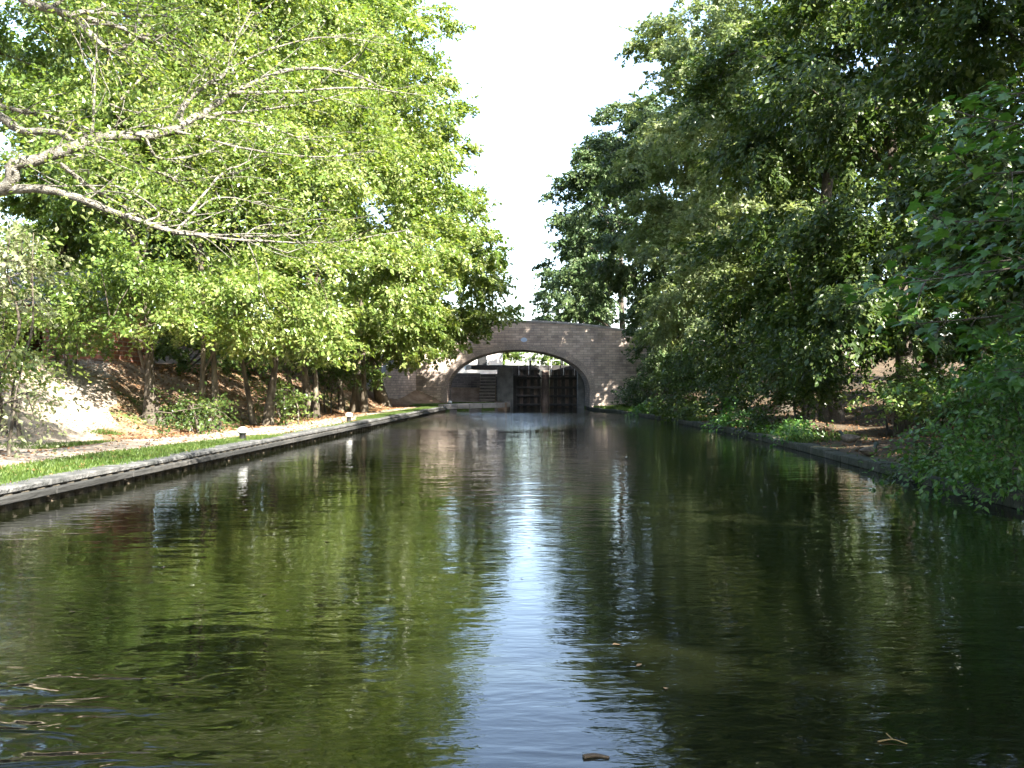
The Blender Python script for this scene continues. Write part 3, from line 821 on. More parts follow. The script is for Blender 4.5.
# --- right bank, shaded
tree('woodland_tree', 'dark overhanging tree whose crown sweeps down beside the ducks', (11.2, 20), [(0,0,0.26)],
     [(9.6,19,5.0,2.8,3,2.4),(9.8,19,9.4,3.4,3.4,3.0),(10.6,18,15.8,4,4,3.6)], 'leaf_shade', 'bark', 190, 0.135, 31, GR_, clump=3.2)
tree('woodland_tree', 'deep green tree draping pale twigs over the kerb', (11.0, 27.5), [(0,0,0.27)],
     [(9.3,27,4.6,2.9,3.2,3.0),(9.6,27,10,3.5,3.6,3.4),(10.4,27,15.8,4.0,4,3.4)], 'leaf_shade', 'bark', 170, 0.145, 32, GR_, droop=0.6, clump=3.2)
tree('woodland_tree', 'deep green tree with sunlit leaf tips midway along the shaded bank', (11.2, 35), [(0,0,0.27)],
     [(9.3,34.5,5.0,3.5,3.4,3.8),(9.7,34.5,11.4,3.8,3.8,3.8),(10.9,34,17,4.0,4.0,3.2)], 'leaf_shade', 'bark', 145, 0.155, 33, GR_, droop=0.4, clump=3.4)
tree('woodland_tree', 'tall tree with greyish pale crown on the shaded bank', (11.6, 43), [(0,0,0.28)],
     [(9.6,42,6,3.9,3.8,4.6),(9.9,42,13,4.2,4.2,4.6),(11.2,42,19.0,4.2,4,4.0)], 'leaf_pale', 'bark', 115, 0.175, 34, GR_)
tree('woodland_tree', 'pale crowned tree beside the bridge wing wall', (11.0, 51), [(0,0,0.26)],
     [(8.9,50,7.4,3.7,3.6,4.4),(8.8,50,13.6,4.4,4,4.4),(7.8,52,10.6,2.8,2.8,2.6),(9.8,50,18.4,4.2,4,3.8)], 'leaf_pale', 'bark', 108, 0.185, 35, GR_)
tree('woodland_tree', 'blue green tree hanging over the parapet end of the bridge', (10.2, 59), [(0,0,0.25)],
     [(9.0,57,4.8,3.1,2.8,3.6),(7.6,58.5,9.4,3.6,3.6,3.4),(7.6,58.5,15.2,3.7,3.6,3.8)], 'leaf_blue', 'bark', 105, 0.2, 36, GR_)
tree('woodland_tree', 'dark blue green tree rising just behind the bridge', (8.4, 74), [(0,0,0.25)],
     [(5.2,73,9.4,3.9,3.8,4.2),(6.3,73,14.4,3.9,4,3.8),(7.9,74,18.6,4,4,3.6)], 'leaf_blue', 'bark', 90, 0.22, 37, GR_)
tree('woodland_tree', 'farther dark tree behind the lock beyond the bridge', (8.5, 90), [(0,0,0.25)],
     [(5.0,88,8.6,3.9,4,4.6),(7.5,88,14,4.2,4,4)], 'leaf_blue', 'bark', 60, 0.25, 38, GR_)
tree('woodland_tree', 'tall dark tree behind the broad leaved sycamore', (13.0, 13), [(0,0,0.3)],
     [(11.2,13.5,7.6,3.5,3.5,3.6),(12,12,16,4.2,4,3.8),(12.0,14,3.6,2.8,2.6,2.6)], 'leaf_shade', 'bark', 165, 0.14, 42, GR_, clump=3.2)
# --- deeper woodland: two kinds of tree, copied with their trunks and crowns
def copy_tree(src, x, y, rz, sc, label, group, dz=0.0):
    c = src.copy(); COL.objects.link(c)
    c.location = (x, y, gz(x, y)+dz); c.rotation_euler = (0, 0, rz); c.scale = (sc, sc, sc)
    c['label'] = label; c['group'] = group
    for ch in src.children:
        k = ch.copy(); COL.objects.link(k); k.parent = c
    return c
pa, _ = tree('woodland_tree', 'x', (0, 0), [(0,0,0.27)], [(0.4,0.2,4.6,3.6,3.6,3.2),(0,-0.3,9.2,4.2,4.2,3.6),(0.2,0.3,14.4,3.9,3.9,3.6)], 'leaf_mid', 'bark', 85, 0.2, 90, zb=0.0)
pb, _ = tree('woodland_tree', 'x', (0, 0), [(0,0,0.27)], [(0.3,0.2,4.0,3.9,3.9,3.6),(0,-0.2,9.6,4.3,4.3,4.0),(0,0.2,15.2,4.0,4.0,4.0)], 'leaf_shade', 'bark', 108, 0.21, 91, zb=0.0)
deep = [(pa, -14.0, 38, 0.95, 'shady woodland tree behind the twin stemmed beech', GL), (pa, -18.6, 40.5, 0.75, 'woodland tree standing behind the brick outbuilding', GL),
        (pa, -12.8, 47, 1.15, 'woodland tree deep in the wood behind the litter slope', GL), (pa, -12.8, 59.5, 1.2, 'woodland tree crowning the bridge embankment on the towpath side', GL),
        (pb, 16.6, 27, 0.7, 'dark tree behind the duck bank', GR_), (pb, 16.5, 40, 0.72, 'dark tree behind the sunlit clearing on the shaded bank', GR_), (pb, 15.4, 55, 0.75, 'dark tree at the back of the bridge wing wall', GR_),
        (pb, 12.4, 4.5, 1.0, 'unseen shade tree just upstream of the sycamore', GR_), (pb, 12.0, -4.5, 1.12, 'second unseen shade tree upstream of the sycamore', GR_), (pb, 12.5, -13.5, 1.15, 'third unseen shade tree upstream of the sycamore', GR_), (pa, -13.5, 2, 0.8, 'unseen shade tree upstream of the bare limbed tree', GL)]  # the upstream trees are out of view, put in to shade canal and banks
for i, (src, x, y, sc, lab, grp) in enumerate(deep): copy_tree(src, x, y, 1.3*i+0.4, sc, lab, grp, -0.3)
for i, (x, y, sc) in enumerate([(-23, 31, 0.5), (-19.5, 47, 0.7), (-25, 42, 0.75), (-18, 55, 0.9), (-24, 54, 0.9), (-31, 36, 0.7), (-19, 64, 0.9), (-22, 24, 0.5), (-28, 28, 0.5), (-9.5, 76, 0.55)]):
    copy_tree(pa, x, y, 2.1*i, sc, 'woodland tree in the depth of the wood beyond the towpath slope', 'background trees beyond the towpath slope', -0.8)
for i, (x, y, sc) in enumerate([(21, 20, 0.62), (23, 32, 0.62), (22, 45, 0.62), (17.5, 13, 0.7), (27, 26, 0.62), (28, 40, 0.62), (20, 62, 0.7), (18, 4, 0.7), (14.5, 68, 0.7), (15, 82, 0.8), (25, 12, 0.65), (15.5, 33.5, 0.55), (15.5, 20.5, 0.55)]):
    copy_tree(pb, x, y, 1.7*i, sc, 'dark woodland tree in the depth of the wood beyond the shaded bank', 'background trees beyond the shaded bank', -0.8)
for p in (pa, pb):
    for ch in list(p.children): bpy.data.objects.remove(ch)
    bpy.data.objects.remove(p)

# --- far hedge trees beyond the lock
for i, (x, y, rr) in enumerate(((-10, 104, 4.5), (-2, 112, 4), (5, 110, 4.2), (14, 104, 5))):
    tree('hedge_tree', ['low round tree behind the pale lockside building', 'low round tree at the head of the lock', 'low round tree across the lock from the pale building', 'low round tree at the far edge of the lock clearing'][i],
         (x, y), [(0,0,0.18)], [(x, y, LOCK+2.8, rr, 3.5, 2.6), (x+0.5, y, LOCK+4.2, rr*0.7, 3, 1.8)], 'leaf_mid', 'bark', 40, 0.26, 60+i, 'low trees beyond the lock')

# --- shrubs
def shrub(label, base, lobes, mat, dens, leaf, seed, group=None, **kw):
    return tree('leafy_shrub', label, base, [(0,0,0.05),(0.2,0.1,0.04),(-0.2,0.1,0.04)], lobes, mat, 'bark', dens, leaf, seed, group, limbs=8, twigs=14, **kw)
shrub('pale cream leaved shrub beneath the bare limbs', (-10.8, 21.5), [(-10.75,21.5,4.6,1.1,1.0,0.8),(-11.2,21.2,3.9,0.8,0.8,0.6)], 'leaf_cream', 120, 0.1, 71)
shrub('straggly sunlit bramble where the grass verge meets the slope', (-9.4, 18.2), [(-9.2,18.3,1.1,0.8,0.8,0.5),(-9.7,18.8,1.7,0.7,0.7,0.4)], 'leaf_cream', 80, 0.08, 72)
shrub('leafy green bramble over the worn earth ramp', (-11.2, 22.2), [(-11.0,21.6,2.3,1.3,1,0.6),(-12,22,3,1.3,1,0.8)], 'leaf_beech', 170, 0.1, 73)
shrub('low green bramble at the foot of the twin stemmed beech', (-8.4, 27.2), [(-8.9,27.2,1.0,1.1,0.7,0.26),(-8.3,27.8,0.9,0.7,0.6,0.2)], 'leaf_shade', 230, 0.09, 74)
shrub('low ivy clump at the foot of the pale trunked beech', (-7.2, 32.6), [(-7.2,32.4,0.95,0.6,0.6,0.2),(-7.9,33,1.4,0.7,0.7,0.25)], 'leaf_mid', 200, 0.09, 75)
shrub('leafy sapling half covering the brick outbuilding', (-12.6, 28.2), [(-13.2,28,3.9,1.5,1.0,0.9),(-12.2,28.3,3.0,1.0,0.9,0.6),(-14.6,28,3.2,1.0,0.9,0.9)], 'leaf_mid', 120, 0.12, 88)
shrub('dim sapling thicket between the outbuilding and the beech trunks', (-12.2, 36), [(-12.0,35.5,3.3,1.6,1.2,1.2),(-10.6,36.5,3.3,1.3,1.2,1.1),(-9.6,40,3.4,1.4,1.3,1.1)], 'leaf_shade', 90, 0.14, 89)
for i, (y_, lab) in enumerate(((16.2, 'low weeds spilling over the kerb beside the glossy bush'), (26.0, 'low weeds spilling over the kerb past the resting ducks'), (30.0, 'low weeds spilling over the kerb below the draping tree'), (33.5, 'low weeds spilling over the kerb under the deep green tree'), (41.0, 'low weeds spilling over the kerb between two trailing bushes'), (50.0, 'low weeds spilling over the kerb by the white capped bollard'))):
    x_ = float(redge(y_))
    tree('leafy_shrub', lab, (x_+0.45, y_), [(0,0,0.015)], [(x_+0.25,y_,0.36,0.45,0.9,0.24),(x_+0.55,y_+0.7,0.45,0.5,0.8,0.3)], 'leaf_syc' if i % 2 else 'leaf_shade', 'bark', 260, 0.07+0.012*i, 120+i, 'weeds along the shaded kerb', limbs=5, twigs=8, clump=0.35)
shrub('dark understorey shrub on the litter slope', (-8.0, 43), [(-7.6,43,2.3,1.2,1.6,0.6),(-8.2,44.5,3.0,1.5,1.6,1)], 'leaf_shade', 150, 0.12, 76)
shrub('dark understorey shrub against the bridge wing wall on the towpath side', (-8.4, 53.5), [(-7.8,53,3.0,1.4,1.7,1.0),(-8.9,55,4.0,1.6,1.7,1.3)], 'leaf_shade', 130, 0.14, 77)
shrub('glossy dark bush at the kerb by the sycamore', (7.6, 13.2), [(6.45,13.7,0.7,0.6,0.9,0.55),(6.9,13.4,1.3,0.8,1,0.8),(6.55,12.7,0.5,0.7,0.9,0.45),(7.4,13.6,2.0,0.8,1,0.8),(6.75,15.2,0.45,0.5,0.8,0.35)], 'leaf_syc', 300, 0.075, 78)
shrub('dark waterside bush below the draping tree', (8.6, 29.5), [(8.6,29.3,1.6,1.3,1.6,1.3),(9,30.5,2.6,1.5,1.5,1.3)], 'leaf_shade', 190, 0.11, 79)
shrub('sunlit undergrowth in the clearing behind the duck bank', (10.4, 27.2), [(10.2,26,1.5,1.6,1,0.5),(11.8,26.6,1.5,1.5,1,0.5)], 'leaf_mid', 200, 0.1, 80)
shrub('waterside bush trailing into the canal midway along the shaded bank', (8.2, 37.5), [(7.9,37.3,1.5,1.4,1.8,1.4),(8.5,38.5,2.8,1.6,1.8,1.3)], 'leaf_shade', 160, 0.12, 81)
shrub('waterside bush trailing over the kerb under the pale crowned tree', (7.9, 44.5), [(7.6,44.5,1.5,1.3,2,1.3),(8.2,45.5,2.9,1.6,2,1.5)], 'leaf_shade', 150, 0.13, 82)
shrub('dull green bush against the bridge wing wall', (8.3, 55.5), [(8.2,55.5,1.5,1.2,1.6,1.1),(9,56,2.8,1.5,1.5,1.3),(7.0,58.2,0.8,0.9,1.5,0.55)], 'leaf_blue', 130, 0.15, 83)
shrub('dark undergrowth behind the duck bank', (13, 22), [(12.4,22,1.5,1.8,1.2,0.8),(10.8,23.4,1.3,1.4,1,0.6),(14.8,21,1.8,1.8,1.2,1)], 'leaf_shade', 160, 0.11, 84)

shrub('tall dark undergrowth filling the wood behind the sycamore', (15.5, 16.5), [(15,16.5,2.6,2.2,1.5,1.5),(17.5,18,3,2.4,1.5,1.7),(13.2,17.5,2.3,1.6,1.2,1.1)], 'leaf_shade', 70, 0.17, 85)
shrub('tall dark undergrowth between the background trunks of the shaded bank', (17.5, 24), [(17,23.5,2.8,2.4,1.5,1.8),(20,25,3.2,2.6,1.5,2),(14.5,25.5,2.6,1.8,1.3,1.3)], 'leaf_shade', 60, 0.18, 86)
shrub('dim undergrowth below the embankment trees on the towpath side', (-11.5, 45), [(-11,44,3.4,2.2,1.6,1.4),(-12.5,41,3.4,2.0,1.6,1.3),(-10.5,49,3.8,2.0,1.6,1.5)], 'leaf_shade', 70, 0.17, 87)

# ------------------------------------------------------------------ lichened tree with bare limbs on the left
def PX(px, py, Y):            # traced on paper, then laid out in metres
    return ((px-512)/1000*Y, Y, 1.6-(py-385)/1000*Y)
lt = thing('bare_limbed_tree', (-9.6, 15.2, gz(-9.6, 15.2)), 'pale lichened tree reaching long bare limbs over the towpath', 'tree')
mb = MB()
tr = spline([(-9.6, 15.2, gz(-9.6, 15.2)-0.3), (-9.45, 15.1, 2.2), (-9.2, 15.0, 4.6), (-9.3, 15.1, 8.0), (-9.0, 15.5, 11.5)], 18)
mb.tube(tr, np.linspace(0.3, 0.05, 18), 10, cap=False); mb.build('trunk', M['bark_lichen'], lt, smooth=True)
LIMBS = [  # (points (px,py,depth), start radius, end radius)
 ([(-105,215,15.0),(-40,200,14.5),(8,187,14.2),(14,168,14.1),(39,162,14.1),(74,150,14.2),(98,139,14.4),(144,137,14.8),(172,131,15.2),(199,117,15.6),(218,103,16),(242,88,16.4),(273,74,17),(300,68,17.5),(345,72,18.2),(385,90,18.8)], 0.115, 0.02),
 ([(-110,60,15.0),(-50,95,14.8),(0,119,14.6),(23,132,14.5),(58,133,14.4),(78,146,14.3)], 0.085, 0.04),
 ([(-60,92,14.8),(0,107,15.0),(39,116,15.4),(88,131,15.8),(125,150,16.4)], 0.05, 0.014),
 ([(8,190,14.2),(47,191,14.0),(78,199,13.9),(109,212,13.9),(144,224,14.0),(175,234,14.2),(210,237,14.5),(242,240,14.8),(300,238,15.4)], 0.065, 0.015),
 ([(60,165,14.2),(78,181,14.3),(101,196,14.4),(130,212,14.6),(150,224,14.8),(182,226,15.2)], 0.04, 0.012),
 ([(-90,-60,15.2),(-20,-30,15),(23,0,14.9),(50,10,14.8),(74,17,14.8),(90,33,14.8),(109,47,14.8),(127,45,14.9)], 0.085, 0.03),
 ([(74,17,14.8),(90,15,14.9),(129,17,15.2),(172,17,15.6)], 0.045, 0.02),
 ([(86,19,14.8),(113,27,15),(137,39,15.2),(164,51,15.5),(195,70,16),(215,79,16.4),(230,86,16.7)], 0.045, 0.016),
 ([(137,36,15.2),(168,39,15.6),(195,49,16),(215,70,16.4)], 0.03, 0.012),
 ([(178,123,15.3),(187,105,15.5),(211,84,15.9),(226,72,16.2),(236,40,16.8),(252,12,17.4)], 0.045, 0.012),
 ([(92,138,14.4),(94,110,14.3),(95,75,14.3),(97,52,14.4)], 0.022, 0.008),
 ([(120,150,15),(137,165,15.2),(164,176,15.6),(184,182,16),(225,176,16.6)], 0.03, 0.009),
 ([(121,101,15),(140,80,15.2),(152,58,15.5)], 0.022, 0.008),
 ([(144,137,14.8),(160,160,15),(205,153,15.8),(230,140,16.2)], 0.028, 0.008),
 ([(210,117,15.8),(250,113,16.4),(300,108,17.2),(352,96,18)], 0.03, 0.008),
 ([(196,118,15.6),(240,122,16),(290,135,16.6),(330,150,17)], 0.024, 0.008),
 ([(175,234,14.2),(196,214,14.6),(220,200,15),(262,205,15.6)], 0.022, 0.007),
 ([(144,224,14),(160,212,14.2),(120,186,14.3),(60,186,14.2)], 0.018, 0.008),
 ([(242,240,14.8),(262,226,15.2),(296,228,15.8)], 0.014, 0.006),
 ([(188,215,14.6),(222,175,15.4),(242,166,15.8),(272,146,16.3)], 0.022, 0.006),
 ([(50,10,14.8),(80,-8,15),(120,3,15.4),(175,12,16)], 0.03, 0.01),
 ([(109,105,15),(140,112,15.3),(180,105,15.8)], 0.02, 0.007),
 ([(232,94,16.2),(300,92,17),(360,88,17.8),(430,97,18.6)], 0.03, 0.007),
 ([(172,131,15.2),(250,150,16),(320,158,16.8),(372,150,17.4)], 0.022, 0.006),
 ([(175,234,14.2),(262,243,15),(335,243,15.8),(405,232,16.6)], 0.024, 0.006),
 ([(215,79,16.4),(270,50,17),(330,38,17.8),(392,46,18.4)], 0.024, 0.006),
]
r = np.random.default_rng(3)
tips = []
for pts, ra, rb in LIMBS:
    P = spline([PX(*p) for p in pts], len(pts)*4)
    P = P + np.cumsum(r.normal(size=P.shape)*0.006, axis=0)
    mb = MB(); mb.tube(P, np.linspace(ra, rb*0.9, len(P))*(1+0.09*np.sin(np.arange(len(P))*1.7)+0.07*np.sin(np.arange(len(P))*0.63+1)), 8)
    lo = mb.build('limb', M['bark_lichen'], lt, smooth=True)
    tw = MB(); nt = int(len(P)*0.55)
    for i in r.integers(len(P)//4, len(P), nt):
        d = unit(P[min(i+1, len(P)-1)]-P[i-1]); q = P[i]
        dirn = unit(d*0.7+r.normal(size=3)*np.array([0.5, 0.6, 0.45])+np.array([0.25, 0.15, 0.05]))
        ln = r.uniform(0.35, 1.3)
        mids = [q, q+dirn*ln*0.4+r.normal(size=3)*0.05, q+dirn*ln*0.75+r.normal(size=3)*0.08, q+dirn*ln+r.normal(size=3)*0.1+np.array([0, 0, -0.05])]
        tw.tube(spline(mids, 6), np.linspace(min(0.014, rb), 0.003, 6), 4, cap=False)
        tips.append((mids[-1], dirn)); tips.append((mids[2], dirn))
    tag(tw.build('twig', M['bark_lichen'], lo, smooth=True), kind='stuff')
# leaf sprays on outer twigs
tips = [t for t in tips if t[0][0] > -7.4]
C = np.array([t[0] for t in tips]); D0 = np.array([t[1] for t in tips])
k = 26
P = (C[:, None]+r.normal(size=(len(C), k, 3))*np.array([0.3, 0.3, 0.14])).reshape(-1, 3)
D = unit(np.repeat(D0, k, 0)+r.normal(size=P.shape)*0.7); N = unit(np.array([0, 0, 1.0])+r.normal(size=P.shape)*0.45)
v, f = leaves(P, D, N, r.uniform(0.05, 0.1, len(P)), r.uniform(0.03, 0.055, len(P)), r)
v2, f2, C2, O2 = crown([(-8.2,14.5,11.6,3.4,3.6,1.9),(-6.4,10.0,10.2,3.0,3.2,1.7),(-8.6,8.5,11.5,3.2,3.2,2.0),(-3.6,6.0,9.6,2.8,3,1.5),(-3.4,12.6,12.4,2.6,3,1.5),(-5.2,1.8,10,2.8,2.8,1.5)], 75, 0.12, r, seedoff=3.0)  # unseen canopy overhead, lobes over the canal added to dapple the bank with shade
v = np.vstack([v, v2]); f = np.vstack([f, f2+len(P)*4])
up = MB()
for i in r.permutation(len(C2))[:22]:
    a = tr[r.integers(9, 16)]; b = C2[i]
    up.tube(spline([a, a*0.6+b*0.4+np.array([0, 0, 0.5]), b], 7), np.linspace(0.06, 0.01, 7), 5, cap=False)
tag(up.build('upper_limb', M['bark_lichen'], lt, smooth=True), kind='stuff')
me = mesh_np('crown', v, f); link('crown', me, M['leaf_beech'], lt)

# ------------------------------------------------------------------ near sycamore on the right, large lobed leaves
sy = thing('sycamore_tree', (9.2, 12.4, gz(9.2, 12.4)), 'broad leaved sycamore reaching leafy boughs out over the kerb', 'tree')
mb = MB()
tp = spline([(9.2, 12.4, -0.1), (9.0, 12.3, 1.8), (8.7, 12.2, 4), (8.6, 12.2, 6.4)], 12)
mb.tube(tp, np.linspace(0.13, 0.035, 12), 9, cap=False); mb.build('trunk', M['bark'], sy, smooth=True)
def lobed():
    """five-lobed leaf in its own plane, 1 m long; stalk at origin, tip +Y"""
    a = [(0,0),(0.17,-0.1),(0.42,0.0),(0.3,0.2),(0.56,0.42),(0.28,0.48),(0.2,0.66),(0,1.0),(-0.2,0.66),(-0.28,0.48),(-0.56,0.42),(-0.3,0.2),(-0.42,0.0),(-0.17,-0.1)]
    v = [(x, y, -0.25*x*x-0.12*y*y+0.03*abs(x)) for x, y in a] + [(0, 0.3, 0.03)]
    n = len(a)
    return v, [(i, (i+1) % n, n) for i in range(n)]
lv, lf = lobed()
leaf_me = mesh_np('leaf', lv, lf); leaf_me.materials.append(M['leaf_syc'])
from mathutils import Matrix
BOUGHS = [(3.6, [(8.2,12.1,3.9),(6.9,11.9,4.5),(5.45,11.8,4.75)]), (4.2, [(8.0,12.3,4.8),(6.9,12.4,5.2),(6.0,12.5,5.2)]), (3.0, [(7.9,12.0,3.3),(6.5,11.8,3.5),(5.0,11.7,3.5)]),
          (2.5, [(7.8,12.0,2.7),(6.2,11.6,2.95),(4.45,11.5,2.75)]), (3.2, [(7.7,11.5,3.5),(6.3,11.0,3.9),(5.15,11.2,3.95)]), (2.1, [(8.0,11.9,2.3),(6.6,11.7,2.45),(4.7,11.6,2.3)]), (2.6, [(8.0,12.6,3.1),(6.6,12.8,3.2),(5.1,12.9,3.0)]), (1.9, [(8.0,11.9,1.9),(7.0,11.8,1.95),(5.9,11.8,1.65)])]
cand = []
for z0, pts in BOUGHS:
    P = spline([(8.9, 12.3, z0)] + pts, 18)
    mb = MB(); mb.tube(P, np.linspace(0.03, 0.006, 18), 6, cap=False)
    bo = mb.build('branch', M['bark'], sy, smooth=True)
    tw = MB()
    for i in range(5, 18):
        for s in (-1, 1, r.choice([-1, 1])):
            d = unit(np.array([-0.5*1, s*0.75, r.normal()*0.25])+r.normal(size=3)*0.25); ln = r.uniform(0.25, 0.75)
            q = P[i]+d*ln+np.array([0, 0, -0.06])
            tw.tube([P[i], (P[i]+q)/2+np.array([0, 0, 0.03]), q], [0.007, 0.005, 0.003], 4, cap=False)
            for t_ in (0.55, 0.8, 1.0, 1.0):
                cand.append(P[i]+(q-P[i])*t_+r.normal(size=3)*0.05)
    tag(tw.build('twig', M['bark'], bo, smooth=True), kind='stuff')
cand = np.array(cand)
# largest in view first: those become single leaves, the rest one joined part
px = 512+cand[:, 0]/cand[:, 1]*1000; inview = (px < 1050)
order = np.argsort(-(inview*10.0) + cand[:, 1]*0.2 + r.random(len(cand))*2)
def leaf_xf(p):
    sz = r.uniform(0.1, 0.19)
    yaw = math.atan2(-0.2, -1)+r.normal()*0.9
    m = Matrix.Translation(Vector(p)) @ Matrix.Rotation(yaw-math.pi/2, 4, 'Z') @ Matrix.Rotation(r.normal()*0.35-0.35, 4, 'X') @ Matrix.Rotation(r.normal()*0.35, 4, 'Y')
    return m @ Matrix.Scale(sz, 4)
lvn = np.array(lv); VV = []; FF = []; nn = 0
for c, i in enumerate(order):
    m = leaf_xf(cand[i])
    if c < 290:
        o = bpy.data.objects.new('leaf', leaf_me); COL.objects.link(o); o.parent = sy
        o.matrix_local = PINV[sy.name] @ m
    else:
        A = np.array(m); VV.append(lvn @ A[:3, :3].T + A[:3, 3]); FF.append(np.array(lf)+nn); nn += len(lvn)
for _ in range(900):
    i = r.integers(len(cand)); m = leaf_xf(cand[i]+r.normal(size=3)*np.array([0.25, 0.3, 0.2])+np.array([0.35, 0.3, 0])); A = np.array(m)
    VV.append(lvn @ A[:3, :3].T + A[:3, 3]); FF.append(np.array(lf)+nn); nn += len(lvn)
me = mesh_np('crown', np.vstack(VV), np.vstack(FF)); tag(link('crown', me, M['leaf_syc'], sy), kind='stuff')

# ------------------------------------------------------------------ grass, litter
def grass(name, label, pts, h, seed):
    r = np.random.default_rng(seed)
    n = len(pts); P = np.array(pts)
    a = r.uniform(0, 2*math.pi, n); w = r.uniform(0.005, 0.012, n)*1.6; hh = h*r.uniform(0.4, 1.2, n)
    u = np.stack([np.cos(a), np.sin(a), np.zeros(n)], 1)
    ln = np.stack([r.normal(size=n)*0.4, r.normal(size=n)*0.4, np.ones(n)], 1)
    v = np.empty((n, 3, 3)); v[:, 0] = P-u*w[:, None]; v[:, 1] = P+u*w[:, None]; v[:, 2] = P+ln*hh[:, None]
    me = mesh_np(name, v.reshape(-1, 3), np.arange(n*3).reshape(n, 3))
    return tag(link(name, me, M['grass']), label, 'grass', kind='stuff')
r = np.random.default_rng(5)
def scatter_left(n, y0, y1, fa, fb, fn=None, edge_pow=1.0):
    y = r.uniform(y0, y1, n); a = fa(y); b = fb(y); s = a+(b-a)*r.random(n)**edge_pow
    if fn is not None:
        k = fn(s, y); y = y[k]; s = s[k]
    x = ledge(y)-s; z = gl(s, y)
    return np.stack([x, y, z], 1)
g1 = scatter_left(70000, 6, 58, lambda y: 0.05+0*y, lambda y: np.interp(y, [2, 19, 24, 27, 36, 39, 55, 60], [1.95, 1.8, 1.05, 0.4, 0.4, 1.0, 0.9, 1.4]), lambda s, y: ~((y > 25.5) & (y < 37) & (r.random(len(y)) < 0.93)))
g1[:, 2] += 0.0
g2 = scatter_left(9000, 17, 25, lambda y: 3.4+0*y, lambda y: 4.4+0*y, lambda s, y: np.sin(s*3+y*1.3) > 0.1)
g3 = scatter_left(26000, 58.5, 63, lambda y: 0.3+0*y, lambda y: np.interp(y, [58, 60, 63], [1.4, 3, 3.0]))
grass('verge_grass', 'short mown grass along the towpath verge', np.vstack([g1, g2, g3]), 0.075, 1)
# right bank sparse grass
y = r.uniform(9, 62, 36000); s = 0.12+r.random(36000)**1.8*1.8; kk = (np.sin(y*1.3)+np.sin(y*0.47+1)+r.normal(size=36000)*0.5 > 1.1) | (y > 44); y = y[kk]; s = s[kk]
grass('bank_grass', 'dim rough grass along the shaded kerb', np.vstack([np.stack([redge(y)+s, y, gr(s, y)], 1)]), 0.16, 2)

def litter(name, label, P, seed, size=(0.05, 0.11)):
    r = np.random.default_rng(seed); n = len(P)
    D = unit(np.stack([r.normal(size=n), r.normal(size=n), r.normal(size=n)*0.25], 1)); N = unit(np.array([0, 0, 1.0])+r.normal(size=(n, 3))*0.35)
    L = r.uniform(*size, n)
    v, f = leaves(P+np.array([0, 0, 0.025]), D, N, L, L*0.6, r, cup=0.12)
    return tag(link(name, mesh_np(name, v, f), M['litter']), label, 'leaf litter', kind='stuff')
l1 = scatter_left(26000, 24, 60, lambda y: s0(y)*0.75, lambda y: s0(y)+6.5)
l2 = scatter_left(3000, 8, 60, lambda y: 0.2+0*y, lambda y: s0(y))
l3 = scatter_left(5000, 12, 24, lambda y: s0(y)+0.8, lambda y: s0(y)+8)
litter('leaf_litter', 'brown fallen leaves strewn over the wooded slope', np.vstack([l1, l2, l3]), 9)
y = r.uniform(12, 50, 9000); s = 0.3+r.random(9000)*9
litter('leaf_litter', 'dark fallen leaves over the shaded duck bank', np.stack([redge(y)+s, y, gr(s, y)], 1), 10)

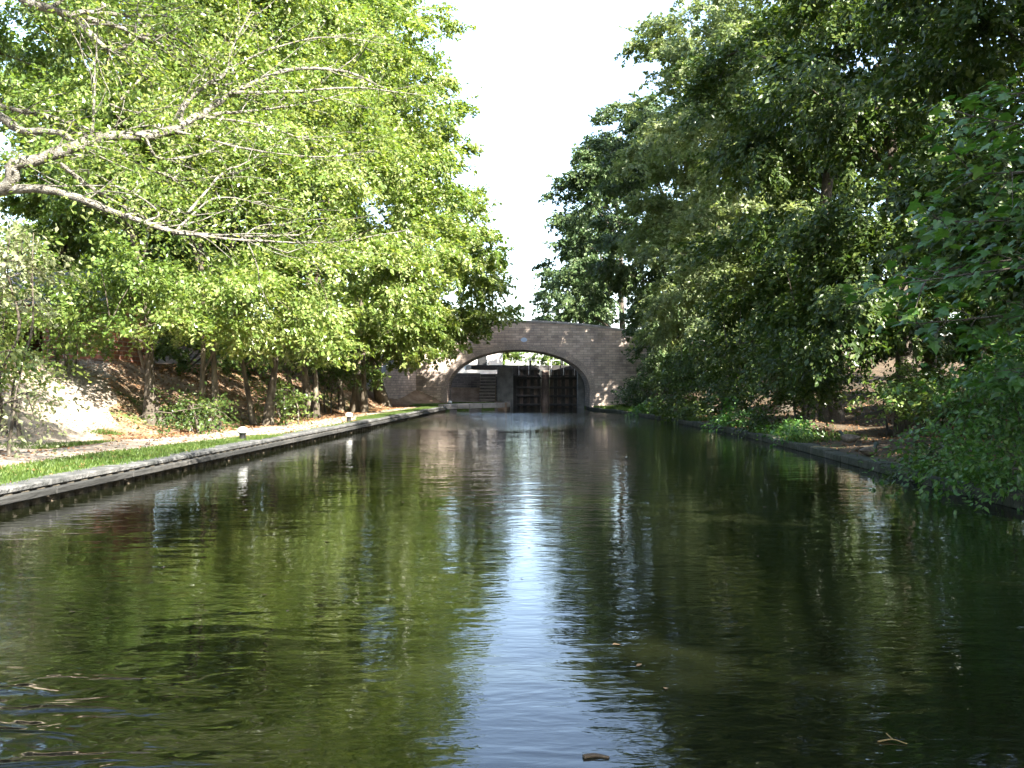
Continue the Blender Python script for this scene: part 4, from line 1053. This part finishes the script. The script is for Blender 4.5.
# ------------------------------------------------------------------ ducks on the shaded bank
def duck(x, y, rz, label, scale=1.0):
    g = thing('duck', (x, y, gz(x, y)), label, 'duck', 'ducks resting on the shaded bank')
    # one continuous body: loft of rings along a spine from tail to head
    ringsp = [(-0.27,0.13,0.012,0.008),(-0.22,0.125,0.05,0.03),(-0.14,0.11,0.09,0.075),(-0.03,0.1,0.112,0.098),(0.07,0.105,0.105,0.1),(0.14,0.125,0.08,0.085),
              (0.175,0.165,0.05,0.055),(0.185,0.205,0.038,0.04),(0.195,0.235,0.042,0.042),(0.215,0.25,0.045,0.042),(0.245,0.245,0.035,0.032),(0.262,0.24,0.016,0.014)]
    v = []; f = []; k = 12
    for i, (px_, pz, ry, rzz) in enumerate(ringsp):
        j = min(max(i, 1), len(ringsp)-2)
        t = np.array([ringsp[j+1][0]-ringsp[j-1][0], ringsp[j+1][1]-ringsp[j-1][1]]); t /= np.linalg.norm(t)
        for a in range(k):
            th = 2*math.pi*a/k
            v.append((px_ - t[1]*rzz*math.sin(th), ry*math.cos(th), pz + t[0]*rzz*math.sin(th)))
    for i in range(len(ringsp)-1):
        for a in range(k):
            f.append((i*k+a, i*k+(a+1) % k, (i+1)*k+(a+1) % k, (i+1)*k+a))
    def put(name, vv, ff, mat):
        me = mesh_np(name, np.array(vv)*scale, ff, True); me.materials.append(mat)
        o = bpy.data.objects.new(name, me); COL.objects.link(o); o.parent = g; return o
    bd = put('body', v, f, M['duck']); bd.data.materials.append(M['duck_head'])
    for p in bd.data.polygons:
        if p.index >= 6*k: p.material_index = 1
    put('bill', [(0.255,-0.016,0.245),(0.255,0.016,0.245),(0.31,0.014,0.228),(0.31,-0.014,0.228),(0.255,-0.016,0.23),(0.255,0.016,0.23),(0.31,0.012,0.222),(0.31,-0.012,0.222)],
        [(0,1,2,3),(4,7,6,5),(0,4,5,1),(1,5,6,2),(2,6,7,3),(3,7,4,0)], M['bill'])
    for s in (-1, 1):
        W_ = MB(); t = np.linspace(0, 1, 7); 
        vv = []; 
        for a in t:
            xx = 0.1-0.34*a; hh = 0.055*math.sin(math.pi*min(1, a*0.9+0.12)); yb = s*(0.108*math.cos((xx+0.03)*3.6)+0.008)
            vv += [(xx, yb, 0.12-hh*0.6+0.01*a), (xx, yb*0.72, 0.15+hh*0.55+0.005*a)]
        put('wing', vv, [(2*i, 2*i+2, 2*i+3, 2*i+1) for i in range(6)], M['duck'])
        put('foot', [(0.0,s*0.05-0.02,0.004),(0.07,s*0.05-0.035,0.004),(0.07,s*0.05+0.035,0.004),(0.0,s*0.05+0.02,0.02)], [(0,1,2,3)], M['bill'])
    g.rotation_euler = (0, 0, rz)
duck(9.5, 24.1, 0.15, 'dark duck resting by the undergrowth, bill away from the canal')
duck(8.1, 24.0, 2.6, 'dark duck resting beside the kerb, facing the canal')
duck(7.2, 20.2, 0.5, 'pale backed duck resting nearest the glossy bush', 1.0)

# ------------------------------------------------------------------ floating things
def debris(name, label, x, y, pts, mat, cat):
    mb = MB(); 
    for P_, a, b in pts: mb.tube(spline(P_, 8), np.linspace(a, b, 8), 6)
    o = mb.build(name, M[mat], smooth=True); o.location = (x, y, 0.0)
    return tag(o, label, cat)
fy = 1600/358
debris('floating_twig', 'small yellowish forked twig floating on the dark water', 0.381*fy, fy, [([(-0.07,0,0.004),(0,0.01,0.01),(0.05,-0.03,0.004)], 0.004, 0.002), ([(0,0.01,0.01),(-0.01,0.06,0.02)], 0.004, 0.002)], 'twig_yellow', 'twig')
fy = 1600/373
o = debris('floating_leaf', 'dark curled leaf floating in the sky reflection', 0.083*fy, fy, [([(-0.05,0,0.0),(0,0.012,0.004),(0.06,-0.004,0.0)], 0.014, 0.008)], 'dead_leaf', 'leaf')
fy = 1600/340
y = r.uniform(3.6, 30, 110); x = np.interp(r.random(110), [0, 1], [0.02, 0.98]); x = ledge(y)+(redge(y)-ledge(y))*x
n = len(y); D = unit(np.stack([r.normal(size=n), r.normal(size=n), np.zeros(n)], 1)); N = unit(np.array([0, 0, 1.0])+r.normal(size=(n, 3))*0.08)
L_ = r.uniform(0.03, 0.07, n); v, f = leaves(np.stack([x, y, np.full(n, 0.006)], 1), D, N, L_, L_*0.55, r, 0.05)
tag(link('floating_leaves', mesh_np('floating_leaves', v, f), M['dead_leaf']), 'small fallen leaves drifting on the canal', 'leaves', kind='stuff')
